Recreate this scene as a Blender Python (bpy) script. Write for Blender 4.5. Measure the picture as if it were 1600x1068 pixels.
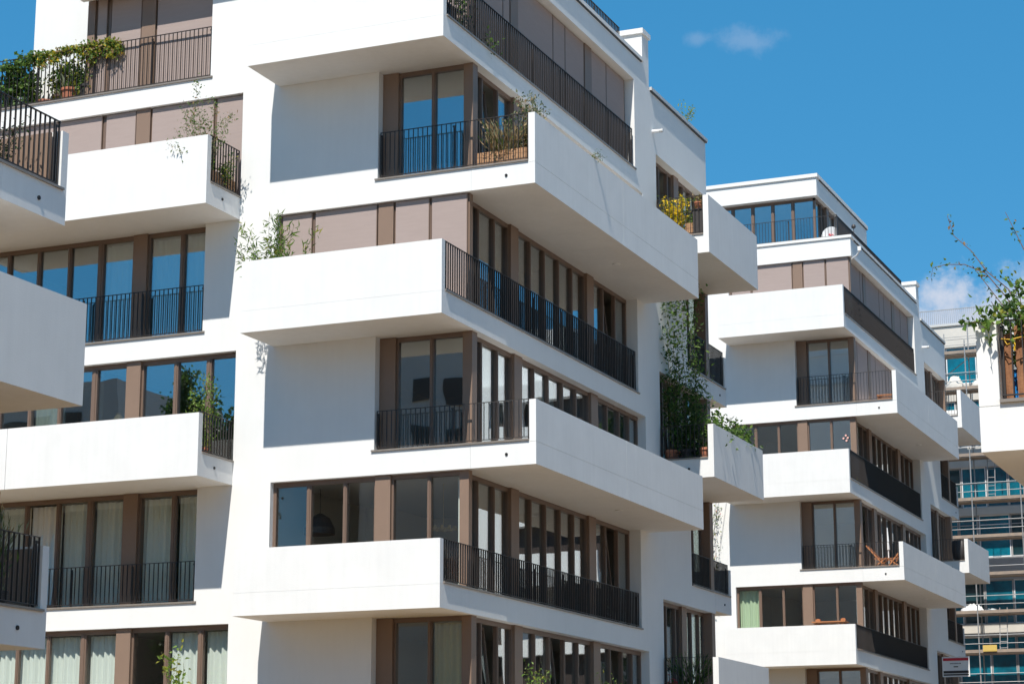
import bpy, math, random
from mathutils import Vector, Matrix
random.seed(7)
R = math.radians
for o in list(bpy.data.objects):
    bpy.data.objects.remove(o)
SC = bpy.context.scene
COL = SC.collection

# ------------------------------------------------------------------ camera
CF, CYAW, CPITCH, CROLL = 3281.2964, -0.4014, 0.2217, -0.0014
CPOS = Vector((17.6404, -39.3335, -4.0305))
cy_, sy_, cp_, sp_ = math.cos(CYAW), math.sin(CYAW), math.cos(CPITCH), math.sin(CPITCH)
fwd = Vector((sy_ * cp_, cy_ * cp_, sp_))
rgt = Vector((cy_, -sy_, 0))
upv = rgt.cross(fwd)
r2 = rgt * math.cos(CROLL) + upv * math.sin(CROLL)
u2 = upv * math.cos(CROLL) - rgt * math.sin(CROLL)
cd = bpy.data.cameras.new('camera')
cd.sensor_width = 36; cd.lens = 36 * CF / 1600; cd.clip_start = 0.5; cd.clip_end = 3000
cam = bpy.data.objects.new('camera', cd); COL.objects.link(cam)
cam.matrix_world = Matrix(((r2.x, u2.x, -fwd.x, CPOS.x), (r2.y, u2.y, -fwd.y, CPOS.y),
                           (r2.z, u2.z, -fwd.z, CPOS.z), (0, 0, 0, 1)))
SC.camera = cam

# ------------------------------------------------------------------ sun, sky, exposure
SUNV = Vector((0.20, -1.46, 2.235)).normalized()          # towards the sun
sl = bpy.data.lights.new('sun', 'SUN'); sl.energy = 5.0; sl.angle = R(0.53); sl.color = (1, 0.95, 0.865)
sun = bpy.data.objects.new('sun', sl); COL.objects.link(sun)
sun.rotation_euler = SUNV.to_track_quat('Z', 'Y').to_euler(); sun.location = (0, -60, 80)
elev = math.asin(SUNV.z); azim = math.atan2(SUNV.x, SUNV.y)
W = bpy.data.worlds.new('World'); SC.world = W; W.use_nodes = True
nt = W.node_tree; nt.nodes.clear()
def N(tree, t, **k):
    n = tree.nodes.new(t)
    for a, b in k.items():
        setattr(n, a, b)
    return n
out = N(nt, 'ShaderNodeOutputWorld'); bg = N(nt, 'ShaderNodeBackground')
sky = N(nt, 'ShaderNodeTexSky', sky_type='NISHITA', sun_disc=False, sun_elevation=elev, sun_rotation=azim,
        altitude=300, air_density=1.0, dust_density=0.1, ozone_density=2.6)
hs = N(nt, 'ShaderNodeHueSaturation'); hs.inputs['Hue'].default_value = 0.488
hs.inputs['Saturation'].default_value = 1.42; hs.inputs['Value'].default_value = 1.0
nt.links.new(sky.outputs[0], hs.inputs['Color'])
def pdir(px, py):
    return (fwd + r2 * ((px - 800) / CF) - u2 * ((py - 534) / CF)).normalized()
tc = N(nt, 'ShaderNodeTexCoord')
even = N(nt, 'ShaderNodeMix', data_type='RGBA'); even.inputs[0].default_value = 0.42
nt.links.new(hs.outputs[0], even.inputs[6]); even.inputs[7].default_value = (0.93, 3.95, 7.65, 1)
last = even.outputs[2]
noise = N(nt, 'ShaderNodeTexNoise'); noise.inputs['Scale'].default_value = 46
noise.inputs['Detail'].default_value = 8; noise.inputs['Roughness'].default_value = 0.6
nt.links.new(tc.outputs['Generated'], noise.inputs['Vector'])
def vmath(op, a, b=None):
    n = N(nt, 'ShaderNodeVectorMath', operation=op)
    nt.links.new(a, n.inputs[0])
    if b is not None:
        if hasattr(b, 'links'): nt.links.new(b, n.inputs[1])
        else: n.inputs[1].default_value = b
    return n
def fm(op, a, b):
    n = N(nt, 'ShaderNodeMath', operation=op)
    for i, v in enumerate((a, b)):
        if hasattr(v, 'links'): nt.links.new(v, n.inputs[i])
        else: n.inputs[i].default_value = v
    return n.outputs[0]
def cloud(dirv, sx, sz, strength, thr, colr):
    """a small cloud round one compass direction and height of the sky"""
    global last
    d = vmath('SUBTRACT', tc.outputs['Generated'], tuple(dirv)).outputs[0]
    h = Vector((dirv.y, -dirv.x, 0)).normalized()
    a = fm('DIVIDE', vmath('DOT_PRODUCT', d, tuple(h)).outputs['Value'], sx)
    b = fm('DIVIDE', vmath('DOT_PRODUCT', d, (0, 0, 1)).outputs['Value'], sz)
    rr = fm('SQRT', fm('ADD', fm('MULTIPLY', a, a), fm('MULTIPLY', b, b)), 0)
    m = fm('SUBTRACT', 1.0, rr)
    m = fm('ADD', m, fm('MULTIPLY', fm('SUBTRACT', noise.outputs['Fac'], 0.5), 2.2))
    mr = N(nt, 'ShaderNodeMapRange', interpolation_type='SMOOTHSTEP')
    nt.links.new(m, mr.inputs[0]); mr.inputs[1].default_value = thr; mr.inputs[2].default_value = thr + 0.75
    mr.inputs[3].default_value = 0; mr.inputs[4].default_value = strength
    mx = N(nt, 'ShaderNodeMix', data_type='RGBA')
    nt.links.new(mr.outputs[0], mx.inputs[0]); nt.links.new(last, mx.inputs[6]); mx.inputs[7].default_value = colr
    last = mx.outputs[2]
CLC = (6.0, 6.5, 7.6, 1)
cloud(pdir(1175, 66), 0.030, 0.012, 0.20, 0.30, CLC)
cloud(pdir(1090, 62), 0.008, 0.005, 0.16, 0.2, CLC)
cloud(pdir(1495, 540), 0.058, 0.030, 0.8, -0.02, CLC)
cloud(pdir(1610, 490), 0.045, 0.026, 0.9, 0.0, CLC)
nt.links.new(last, bg.inputs[0]); bg.inputs[1].default_value = 0.086
nt.links.new(bg.outputs[0], out.inputs[0])
vs = SC.view_settings
vs.view_transform = 'Standard'; vs.look = 'None'; vs.gamma = 1; vs.exposure = 0.32
vs.use_curve_mapping = False
SC.cycles.max_bounces = 10; SC.cycles.transparent_max_bounces = 12; SC.cycles.diffuse_bounces = 5
SC.cycles.glossy_bounces = 5; SC.cycles.caustics_reflective = False; SC.cycles.caustics_refractive = False

# ------------------------------------------------------------------ materials
MATS = {}
def mat(name, col, rough=0.6, metal=0.0, var=0.0, vscale=6.0, bump=0.0, bscale=60.0, streak=0.0, spec=0.4, col2=None, trans=0.0, stretch=(1, 1, 1)):
    m = bpy.data.materials.new(name); m.use_nodes = True
    t = m.node_tree; b = t.nodes['Principled BSDF']
    b.inputs['Roughness'].default_value = rough; b.inputs['Metallic'].default_value = metal
    b.inputs['Specular IOR Level'].default_value = spec
    c = (*col, 1)
    geo = N(t, 'ShaderNodeNewGeometry')
    last = None
    if var or streak or col2:
        mp = N(t, 'ShaderNodeMapping'); mp.inputs['Scale'].default_value = stretch
        t.links.new(geo.outputs['Position'], mp.inputs[0])
        ns = N(t, 'ShaderNodeTexNoise'); ns.inputs['Scale'].default_value = vscale
        ns.inputs['Detail'].default_value = 6; ns.inputs['Roughness'].default_value = 0.62
        t.links.new(mp.outputs[0], ns.inputs['Vector'])
        mx = N(t, 'ShaderNodeMix', data_type='RGBA')
        mr = N(t, 'ShaderNodeMapRange'); mr.inputs[1].default_value = 0.3; mr.inputs[2].default_value = 0.7
        t.links.new(ns.outputs['Fac'], mr.inputs[0]); t.links.new(mr.outputs[0], mx.inputs[0])
        ca = c if col2 else (*[x * (1 + var) for x in col], 1)
        cb = (*col2, 1) if col2 else (*[x * (1 - var) for x in col], 1)
        mx.inputs[6].default_value = ca; mx.inputs[7].default_value = cb
        last = mx.outputs[2]
        if streak:
            mp2 = N(t, 'ShaderNodeMapping'); mp2.inputs['Scale'].default_value = (5, 5, 0.35)
            t.links.new(geo.outputs['Position'], mp2.inputs[0])
            n2 = N(t, 'ShaderNodeTexNoise'); n2.inputs['Scale'].default_value = 1.6; n2.inputs['Detail'].default_value = 4
            t.links.new(mp2.outputs[0], n2.inputs['Vector'])
            r_ = N(t, 'ShaderNodeMapRange'); r_.inputs[1].default_value = 0.35; r_.inputs[2].default_value = 0.75
            r_.inputs[3].default_value = 1.0; r_.inputs[4].default_value = 1 - streak
            t.links.new(n2.outputs['Fac'], r_.inputs[0])
            m2 = N(t, 'ShaderNodeVectorMath', operation='SCALE')
            t.links.new(last, m2.inputs[0]); t.links.new(r_.outputs[0], m2.inputs['Scale']); last = m2.outputs[0]
        t.links.new(last, b.inputs['Base Color'])
    else:
        b.inputs['Base Color'].default_value = c
    if bump:
        n3 = N(t, 'ShaderNodeTexNoise'); n3.inputs['Scale'].default_value = bscale; n3.inputs['Detail'].default_value = 3
        t.links.new(geo.outputs['Position'], n3.inputs['Vector'])
        bp = N(t, 'ShaderNodeBump'); bp.inputs['Strength'].default_value = bump; bp.inputs['Distance'].default_value = 0.01
        t.links.new(n3.outputs['Fac'], bp.inputs['Height']); t.links.new(bp.outputs[0], b.inputs['Normal'])
    if trans:
        tr = N(t, 'ShaderNodeBsdfTranslucent'); tr.inputs[0].default_value = (*[min(1, x * 1.6) for x in col], 1)
        ms = N(t, 'ShaderNodeMixShader'); ms.inputs[0].default_value = trans
        o_ = t.nodes['Material Output']
        t.links.new(b.outputs[0], ms.inputs[1]); t.links.new(tr.outputs[0], ms.inputs[2]); t.links.new(ms.outputs[0], o_.inputs[0])
    MATS[name] = m
    return m
PL = mat('plaster', (0.775, 0.772, 0.76), 0.9, var=0.022, streak=0.02, vscale=0.9, bump=0.12, bscale=55, spec=0.2)
PLS = mat('plaster_balcony', (0.785, 0.782, 0.772), 0.88, var=0.03, vscale=1.3, bump=0.15, bscale=45, streak=0.035, spec=0.2)
BR = mat('bronze_metal', (0.172, 0.115, 0.085), 0.42, 0.0, var=0.05, vscale=3, spec=0.5)
BRP = mat('bronze_panel', (0.238, 0.160, 0.116), 0.5, 0.0, var=0.04, vscale=1.5, spec=0.4)
BL = mat('blind_fabric', (0.375, 0.30, 0.275), 0.85, var=0.03, vscale=2, bump=0.1, bscale=200, spec=0.1, stretch=(1, 1, 8))
RL = mat('dark_steel', (0.040, 0.033, 0.030), 0.45, 0.0, spec=0.5)
SI = mat('sill_metal', (0.23, 0.20, 0.175), 0.4, 0.0, spec=0.5, var=0.1, vscale=5)
CO = mat('coping_metal', (0.55, 0.55, 0.54), 0.45, spec=0.5)
RO = mat('room_plaster', (0.36, 0.33, 0.30), 0.9)
BRK = mat('dark_brick', (0.13, 0.095, 0.08), 0.9, var=.1, vscale=2)
FL = mat('room_floor', (0.16, 0.10, 0.06), 0.5)
DK = mat('dark_hole', (0.012, 0.012, 0.012), 0.6)
CU = mat('curtain', (0.88, 0.90, 0.86), 0.9, trans=0.22, spec=0.1)
CUY = mat('curtain_ochre', (0.42, 0.38, 0.20), 0.9, trans=0.3, spec=0.1)
FU = mat('furniture_dark', (0.05, 0.035, 0.03), 0.5)
WD = mat('teak', (0.42, 0.17, 0.07), 0.55, var=0.2, vscale=9, stretch=(1, 1, 6))
PLK = mat('pine_box', (0.50, 0.29, 0.16), 0.7, col2=(0.34, 0.18, 0.09), vscale=7, stretch=(1, 1, 5))
PLD = mat('rough_plank', (0.36, 0.165, 0.075), 0.75, col2=(0.15, 0.06, 0.028), vscale=5, stretch=(5, 5, 0.8), bump=0.4, bscale=30)
TC = mat('terracotta', (0.50, 0.19, 0.11), 0.8, var=0.12, vscale=8)
PD = mat('plastic_dark', (0.05, 0.045, 0.045), 0.5)
PB = mat('pot_brown', (0.12, 0.07, 0.06), 0.6)
PG = mat('pot_grey', (0.45, 0.50, 0.52), 0.6)
STM = mat('stem_green', (0.13, 0.12, 0.05), 0.8)
STB = mat('stem_brown', (0.16, 0.09, 0.06), 0.85)
def leafm(n, c):
    return mat(n, c, 0.5, trans=0.35, var=0.25, vscale=14, spec=0.35)
LG = leafm('leaf_green', (0.085, 0.16, 0.025)); LD = leafm('leaf_dark', (0.035, 0.075, 0.018))
LY = leafm('leaf_yellow', (0.26, 0.26, 0.035)); LO = leafm('leaf_gold', (0.85, 0.55, 0.03))
LS = leafm('leaf_silver', (0.20, 0.22, 0.13)); LB = leafm('leaf_brown', (0.30, 0.20, 0.10)); LT = leafm('straw', (0.42, 0.31, 0.17))
LR = leafm('flower_red', (0.5, 0.05, 0.06)); LL = leafm('leaf_light', (0.17, 0.26, 0.05))
ST = mat('galvanised_steel', (0.36, 0.36, 0.36), 0.5, 0.3, var=0.1, vscale=8)
BO = mat('scaffold_board', (0.38, 0.29, 0.22), 0.8, col2=(0.26, 0.22, 0.19), vscale=4)
CR = mat('cream_render', (0.60, 0.57, 0.52), 0.9, var=0.05, vscale=2)
GW = mat('grey_render', (0.40, 0.40, 0.405), 0.9, var=0.06, vscale=2)
FI = mat('window_film', (0.0, 0.20, 0.29), 0.18, col2=(0.004, 0.07, 0.11), vscale=1.1, spec=0.8)
FID = mat('window_film_dark', (0.012, 0.045, 0.055), 0.1, spec=0.9, var=0.3, vscale=2)
WH = mat('white_frame', (0.72, 0.74, 0.76), 0.5)
WP = mat('white_plastic', (0.80, 0.80, 0.80), 0.4)
SA = mat('sack', (0.66, 0.63, 0.58), 0.85, var=0.12, vscale=6)
RD = mat('red_paint', (0.55, 0.03, 0.05), 0.5)
YP = mat('yellow_board', (0.62, 0.44, 0.12), 0.7)
BP = mat('blue_plastic', (0.02, 0.22, 0.60), 0.35)
YT = mat('yellow_tape', (0.80, 0.48, 0.03), 0.5)
PK = mat('pink_sticker', (0.75, 0.42, 0.36), 0.6)
GR = mat('paving', (0.29, 0.175, 0.075), 0.95, col2=(0.22, 0.14, 0.06), vscale=0.25, bump=0.2)
ASP = mat('asphalt', (0.06, 0.06, 0.062), 0.9, var=0.15, vscale=2)
PGN = mat('pale_green_panel', (0.50, 0.60, 0.42), 0.8)
def glassm(name, tint, refl, rough=0.0):
    m = bpy.data.materials.new(name); m.use_nodes = True; t = m.node_tree; t.nodes.clear()
    o_ = N(t, 'ShaderNodeOutputMaterial'); tr = N(t, 'ShaderNodeBsdfTransparent'); gl = N(t, 'ShaderNodeBsdfGlossy')
    tr.inputs[0].default_value = (*tint, 1); gl.inputs['Roughness'].default_value = rough
    gl.inputs[0].default_value = (0.93, 0.97, 1, 1)
    ge = N(t, 'ShaderNodeNewGeometry'); dt = N(t, 'ShaderNodeVectorMath', operation='DOT_PRODUCT')
    t.links.new(ge.outputs['Normal'], dt.inputs[0]); t.links.new(ge.outputs['Incoming'], dt.inputs[1])
    ab = N(t, 'ShaderNodeMath', operation='ABSOLUTE'); t.links.new(dt.outputs['Value'], ab.inputs[0])
    om = N(t, 'ShaderNodeMath', operation='SUBTRACT'); om.inputs[0].default_value = 1.0; t.links.new(ab.outputs[0], om.inputs[1])
    pw = N(t, 'ShaderNodeMath', operation='POWER'); t.links.new(om.outputs[0], pw.inputs[0]); pw.inputs[1].default_value = 4.0
    mr = N(t, 'ShaderNodeMapRange'); mr.inputs[1].default_value = 0.0; mr.inputs[2].default_value = 1.0
    mr.inputs[3].default_value = refl; mr.inputs[4].default_value = 0.92
    geo = N(t, 'ShaderNodeNewGeometry'); ns = N(t, 'ShaderNodeTexNoise'); ns.inputs['Scale'].default_value = 0.9
    ns.inputs['Detail'].default_value = 1
    bp = N(t, 'ShaderNodeBump'); bp.inputs['Strength'].default_value = 0.05; bp.inputs['Distance'].default_value = 0.03
    t.links.new(geo.outputs['Position'], ns.inputs['Vector']); t.links.new(ns.outputs['Fac'], bp.inputs['Height'])
    t.links.new(bp.outputs[0], gl.inputs['Normal'])
    t.links.new(pw.outputs[0], mr.inputs[0])
    mx = N(t, 'ShaderNodeMixShader'); t.links.new(mr.outputs[0], mx.inputs[0])
    t.links.new(tr.outputs[0], mx.inputs[1]); t.links.new(gl.outputs[0], mx.inputs[2]); t.links.new(mx.outputs[0], o_.inputs[0])
    MATS[name] = m
    return m
GLASS = glassm('window_glass', (0.86, 0.91, 0.89), 0.30)
CLG = glassm('thin_window_glass', (0.975, 1.0, 0.985), 0.07)
CLEAR = glassm('clear_glass', (0.9, 0.94, 0.93), 0.03)

# ------------------------------------------------------------------ helpers
class MB:
    def __init__(s):
        s.v = []; s.f = []; s.mi = []
    def box(s, x0, x1, y0, y1, z0, z1, mi=0):
        if x1 < x0: x0, x1 = x1, x0
        if y1 < y0: y0, y1 = y1, y0
        n = len(s.v)
        s.v += [(x0, y0, z0), (x1, y0, z0), (x1, y1, z0), (x0, y1, z0), (x0, y0, z1), (x1, y0, z1), (x1, y1, z1), (x0, y1, z1)]
        s.f += [tuple(n + i for i in q) for q in ((0, 3, 2, 1), (4, 5, 6, 7), (0, 1, 5, 4), (1, 2, 6, 5), (2, 3, 7, 6), (3, 0, 4, 7))]
        s.mi += [mi] * 6
    def tube(s, pts, rad, n=6, mi=0, taper=1.0):
        pts = [Vector(p) for p in pts]; rings = []
        for i, p in enumerate(pts):
            d = (pts[min(i + 1, len(pts) - 1)] - pts[max(i - 1, 0)]).normalized()
            a = d.cross(Vector((0, 0, 1)) if abs(d.z) < .95 else Vector((1, 0, 0))).normalized(); b = d.cross(a)
            rr = rad * (1 + (taper - 1) * i / max(1, len(pts) - 1)); st = len(s.v)
            for k in range(n):
                t = 2 * math.pi * k / n
                s.v.append(tuple(p + a * math.cos(t) * rr + b * math.sin(t) * rr))
            rings.append(st)
        for i in range(len(rings) - 1):
            for k in range(n):
                k2 = (k + 1) % n
                s.f.append((rings[i] + k, rings[i] + k2, rings[i + 1] + k2, rings[i + 1] + k)); s.mi.append(mi)
        s.f.append(tuple(rings[0] + k for k in range(n))[::-1]); s.mi.append(mi)
        s.f.append(tuple(rings[-1] + k for k in range(n))); s.mi.append(mi)
    def beam(s, p, q, w, h, mi=0):
        """rectangular bar from p to q, w sideways, h thick"""
        p = Vector(p); q = Vector(q); d = (q - p).normalized()
        a = d.cross(Vector((0, 0, 1)) if abs(d.z) < .95 else Vector((0, 1, 0))).normalized(); b = a.cross(d)
        n = len(s.v)
        for e in (p, q):
            for sa, sb in ((-1, -1), (1, -1), (1, 1), (-1, 1)):
                s.v.append(tuple(e + a * sa * w / 2 + b * sb * h / 2))
        s.f += [tuple(n + i for i in g) for g in ((3, 2, 1, 0), (4, 5, 6, 7), (0, 1, 5, 4), (1, 2, 6, 5), (2, 3, 7, 6), (3, 0, 4, 7))]
        s.mi += [mi] * 6
    def lathe(s, prof, c, n=16, mi=0):
        st = len(s.v)
        for (r_, z_) in prof:
            for k in range(n):
                t = 2 * math.pi * k / n
                s.v.append((c[0] + r_ * math.cos(t), c[1] + r_ * math.sin(t), c[2] + z_))
        for i in range(len(prof) - 1):
            for k in range(n):
                k2 = (k + 1) % n
                s.f.append((st + i * n + k, st + i * n + k2, st + (i + 1) * n + k2, st + (i + 1) * n + k)); s.mi.append(mi)
        s.f.append(tuple(st + k for k in range(n))[::-1]); s.mi.append(mi)
        e = st + (len(prof) - 1) * n
        s.f.append(tuple(e + k for k in range(n))); s.mi.append(mi)
    def quad(s, a, b, c, d, mi=0):
        n = len(s.v); s.v += [tuple(a), tuple(b), tuple(c), tuple(d)]; s.f.append((n, n + 1, n + 2, n + 3)); s.mi.append(mi)
    def build(s, name, m, parent=None, org=(0, 0, 0), smooth=False, kind=None):
        me = bpy.data.meshes.new(name)
        me.from_pydata([(x - org[0], y - org[1], z - org[2]) for x, y, z in s.v], [], s.f)
        for mm in (m if isinstance(m, (list, tuple)) else [m]):
            me.materials.append(mm)
        if isinstance(m, (list, tuple)):
            me.polygons.foreach_set('material_index', s.mi)
        if smooth:
            me.polygons.foreach_set('use_smooth', [True] * len(me.polygons))
        me.update()
        o = bpy.data.objects.new(name, me); COL.objects.link(o)
        if parent: o.parent = parent
        if kind: o['kind'] = kind
        return o
def empty(name, loc, label, cat, group=None):
    o = bpy.data.objects.new(name, None); COL.objects.link(o); o.location = loc; o.empty_display_size = 0.3
    o['label'] = label; o['category'] = cat
    if group: o['group'] = group
    return o
def tag(o, label, cat, group=None):
    o['label'] = label; o['category'] = cat
    if group: o['group'] = group
    return o
def obj_from(me, name, loc, parent):
    o = bpy.data.objects.new(name, me); COL.objects.link(o); o.location = loc; o.parent = parent
    return o

def sway(p, q, n=5, amp=.05, seed=0, arch=0.0):
    rnd = random.Random(seed); p = Vector(p); q = Vector(q); o = [tuple(p)]
    for i in range(1, n + 1):
        t = i / n; v = p.lerp(q, t) + Vector([rnd.gauss(0, amp) for _ in range(3)]) * (t ** .5); v.z += arch * math.sin(math.pi * t); o.append(tuple(v))
    return o
# ------------------------------------------------------------------ ground
GZ = -7.0
g = MB(); g.box(-600, 600, -600, 900, GZ - 0.3, GZ); go = g.build('ground', GR); go['kind'] = 'structure'
g = MB(); g.box(5.6, 11.0, -300, 500, GZ, GZ + 0.004); go = g.build('road', ASP); go['kind'] = 'structure'
for xx in (5.45, 11.0):
    g = MB(); g.box(xx, xx + 0.15, -300, 500, GZ, GZ + 0.12); go = g.build('kerb', CO); go['kind'] = 'structure'

# ------------------------------------------------------------------ the apartment block type
BAR_A = None
class Unit:
    def __init__(s, name, label, T, mir=False, detail=2, group=None):
        s.T = T; s.mir = mir; s.o = (T[0], T[1], GZ); s.detail = detail
        s.root = empty(name, s.o, label, 'building', group)
        s.nbar = 0
    def X(s, x): return s.T[0] + (-x if s.mir else x)
    def P(s, x, y, z): return (s.X(x), s.T[1] + y, s.T[2] + z)
    def box(s, mb, x0, x1, y0, y1, z0, z1, mi=0):
        mb.box(s.X(x0), s.X(x1), s.T[1] + y0, s.T[1] + y1, s.T[2] + z0, s.T[2] + z1, mi)
    def ab(s, mb, pl, c, d, a0, a1, z0, z1, mi=0):
        """box on facade A (plane y=c, going in +y by d) or B (plane x=c, going in -x by d)"""
        if pl == 'A': s.box(mb, a0, a1, c, c + d, z0, z1, mi)
        else: s.box(mb, c - d, c, a0, a1, z0, z1, mi)
    def mk(s, mb, name, m, parent=None, **k):
        return mb.build(name, m, parent or s.root, org=s.o, **k)
    # ---- windows
    def window(s, pl, c, a0, a1, z0, z1, mulls=(), posts=(), blinds=None, curt=None, tilt=(), ends=(1, 1), glass=GLASS, cm=CU):
        f = MB(); fw = 0.075; dp = 0.09
        def oc(o): return c - o if pl == 'A' else c + o
        s.ab(f, pl, c, dp, a0, a1, z1 - 0.10, z1); s.ab(f, pl, oc(0.002), dp, a0, a1, z0, z0 + 0.07)
        cuts = []
        lo = a0 + (fw if ends[0] else 0); hi = a1 - (fw if ends[1] else 0)
        if ends[0]: s.ab(f, pl, oc(-0.003), dp, a0, lo, z0 + 0.07, z1 - 0.10)
        if ends[1]: s.ab(f, pl, oc(-0.003), dp, hi, a1, z0 + 0.07, z1 - 0.10)
        for m in mulls:
            w = 0.085
            if isinstance(m, tuple): m, w = m
            cuts.append((m - w / 2, m + w / 2)); s.ab(f, pl, oc(0.012), dp, m - w / 2, m + w / 2, z0 + 0.07, z1 - 0.10)
            s.ab(f, pl, oc(0.026), 0.02, m - w * 0.22, m + w * 0.22, z0 + 0.07, z1 - 0.10)
        for p in posts: cuts.append((p[0] - 0.05, p[1] + 0.05))
        win = s.mk(f, 'window', BR)
        for p in posts:
            m_ = MB(); s.ab(m_, pl, oc(0.07), 0.30, p[0], p[1], z0 + 0.004, z1 - 0.004)
            s.mk(m_, 'cladding_panel', BRP)
            m_ = MB(); s.ab(m_, pl, oc(0.004), dp, p[0] - 0.05, p[0] - 0.003, z0 + 0.07, z1 - 0.10)
            s.ab(m_, pl, oc(0.004), dp, p[1] + 0.003, p[1] + 0.05, z0 + 0.07, z1 - 0.10); s.mk(m_, 'stile', BR, win)
        cuts.sort(); edges = [lo]
        for q in cuts: edges += [q[0], q[1]]
        edges.append(hi)
        k = 0
        for i in range(0, len(edges) - 1, 2):
            p0, p1 = edges[i], edges[i + 1]
            if p1 - p0 < 0.12: continue
            zb, zt = z0 + 0.07, z1 - 0.10
            gm = MB()
            if k in tilt:
                # sash swung in at the top: a separate leaning frame and pane
                lean = 0.26; sash = MB()
                def lp(a, zz, off):
                    t = (zz - zb) / (zt - zb); dd = c + 0.05 * (1 if pl == 'A' else -1) + (off + lean * t) * (1 if pl == 'A' else -1)
                    return s.P(a, dd, zz) if pl == 'A' else s.P(dd, a, zz)
                for (aa, bb, zc, zd) in ((p0 + .03, p0 + .03, zb, zt - .02), (p1 - .03, p1 - .03, zb, zt - .02), (p0, p1, zb + .03, zb + .03), (p0, p1, zt - .05, zt - .05)):
                    sash.beam(lp(aa, zc, 0), lp(bb, zd, 0), 0.06, 0.06)
                s.mk(sash, 'sash', BR, win)
                q = [lp(p0 + .05, zb + .05, 0), lp(p1 - .05, zb + .05, 0), lp(p1 - .05, zt - .07, 0), lp(p0 + .05, zt - .07, 0)]
                gm.quad(*q)
            else:
                j = [random.uniform(-0.0035, 0.0035) for _ in range(2)]
                gm.v = []; dq = c + 0.05 if pl == 'A' else c - 0.05
                pts = []
                for off in (0, 0.012 if pl == 'A' else -0.012):
                    for (a, zz, jj) in ((p0, zb, 0), (p1, zb, j[0]), (p1, zt, j[0] + j[1]), (p0, zt, j[1])):
                        d = dq + off + jj
                        pts.append(s.P(a, d, zz) if pl == 'A' else s.P(d, a, zz))
                gm.v = pts
                gm.f = [(0, 1, 2, 3), (7, 6, 5, 4), (0, 4, 5, 1), (1, 5, 6, 2), (2, 6, 7, 3), (3, 7, 4, 0)]; gm.mi = [0] * 6
            s.mk(gm, 'pane', glass, win)
            if curt and (k in curt):
                s.curtain(pl, c, p0, p1, z0, z1, win, curt[k] if isinstance(curt, dict) else cm)
            k += 1
        for b0, b1 in (blinds or ()):
            bm = MB(); s.ab(bm, pl, oc(0.050), 0.012, b0, b1, z0 + 0.05, z1 - 0.02); s.ab(bm, pl, oc(0.060), 0.03, b0, b1, z0 + 0.01, z0 + 0.05)
            s.mk(bm, 'blind', BL, win)
            bm = MB(); s.ab(bm, pl, oc(0.058), 0.028, b1 + 0.002, b1 + 0.022, z0 + 0.02, z1 - 0.02)
            s.mk(bm, 'blind_guide', BR, win)
        return win
    def curtain(s, pl, c, a0, a1, z0, z1, parent, m):
        mb = MB(); n = max(8, int((a1 - a0) / 0.025)); ph = random.uniform(0, 6)
        pts = []
        for i in range(n + 1):
            a = a0 - 0.03 + (a1 - a0 + 0.06) * i / n
            w = 0.040 * math.sin(a * 42 + ph) + 0.026 * math.sin(a * 19 + ph * 2)
            pts.append((a, w))
        for (z, k) in ((z0 + 0.03, 1.2), ((z0 + z1) / 2, 1.0), (z1 - 0.12, 0.6)):
            for (a, w) in pts:
                d = 0.21 + w * k
                mb.v.append(s.P(a, c + d, z) if pl == 'A' else s.P(c - d, a, z))
        for r_ in range(2):
            for i in range(n):
                b = r_ * (n + 1) + i; mb.f.append((b, b + 1, b + n + 2, b + n + 1)); mb.mi.append(0)
        s.mk(mb, 'curtain', m, parent, smooth=True)
    # ---- railing
    def rail(s, pl, c, a0, a1, z0, z1, indiv=False, bars=True):
        mb = MB(); d = 0.036
        s.ab(mb, pl, c, d, a0, a1, z1 - 0.012, z1); s.ab(mb, pl, c, d, a0, a1, z0 + 0.045, z0 + 0.057)
        n = max(1, round((a1 - a0) / 1.75))
        for i in range(n + 1):
            p = a0 + 0.02 + (a1 - a0 - 0.04) * i / n
            s.ab(mb, pl, c + (0.05 if pl == 'A' else -0.05), 0.03, p - 0.014, p + 0.014, z0 - 0.01, z1 - 0.09)
            s.ab(mb, pl, c + (0.044 if pl == 'A' else -0.044), 0.006, p - 0.03, p + 0.03, z1 - 0.09, z1 - 0.05)
        rl = s.mk(mb, 'railing', RL)
        if not bars: return rl
        m = max(1, round((a1 - a0) / 0.115)); zz0, zz1 = z0 + 0.057, z1 - 0.012
        if indiv:
            b = MB()
            if pl == 'A': b.box(-0.005, 0.005, 0.003, d - 0.003, 0, zz1 - zz0)
            else: b.box(-d + 0.003, -0.003, -0.005, 0.005, 0, zz1 - zz0)
            me = None
            for i in range(m + 1):
                p = a0 + 0.006 + (a1 - a0 - 0.012) * i / m
                w_ = s.P(p, c, zz0) if pl == 'A' else s.P(c, p, zz0)
                if me is None:
                    o = b.build('baluster', RL, rl); me = o.data
                    if s.mir and pl == 'B': pass
                    o.location = [w_[j] - s.o[j] for j in range(3)]
                else: obj_from(me, 'baluster', [w_[j] - s.o[j] for j in range(3)], rl)
        else:
            b = MB()
            for i in range(m + 1):
                p = a0 + 0.006 + (a1 - a0 - 0.012) * i / m
                s.ab(b, pl, c - (0.003 if pl == 'B' else -0.003), d - 0.006, p - 0.005, p + 0.005, zz0, zz1)
            s.mk(b, 'balusters', RL, rl, kind='stuff')
        return rl
    def solid(s, boxes, name, m, parent=None):
        mb = MB()
        for b in boxes: s.box(mb, *b)
        return s.mk(mb, name, m, parent)
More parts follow.
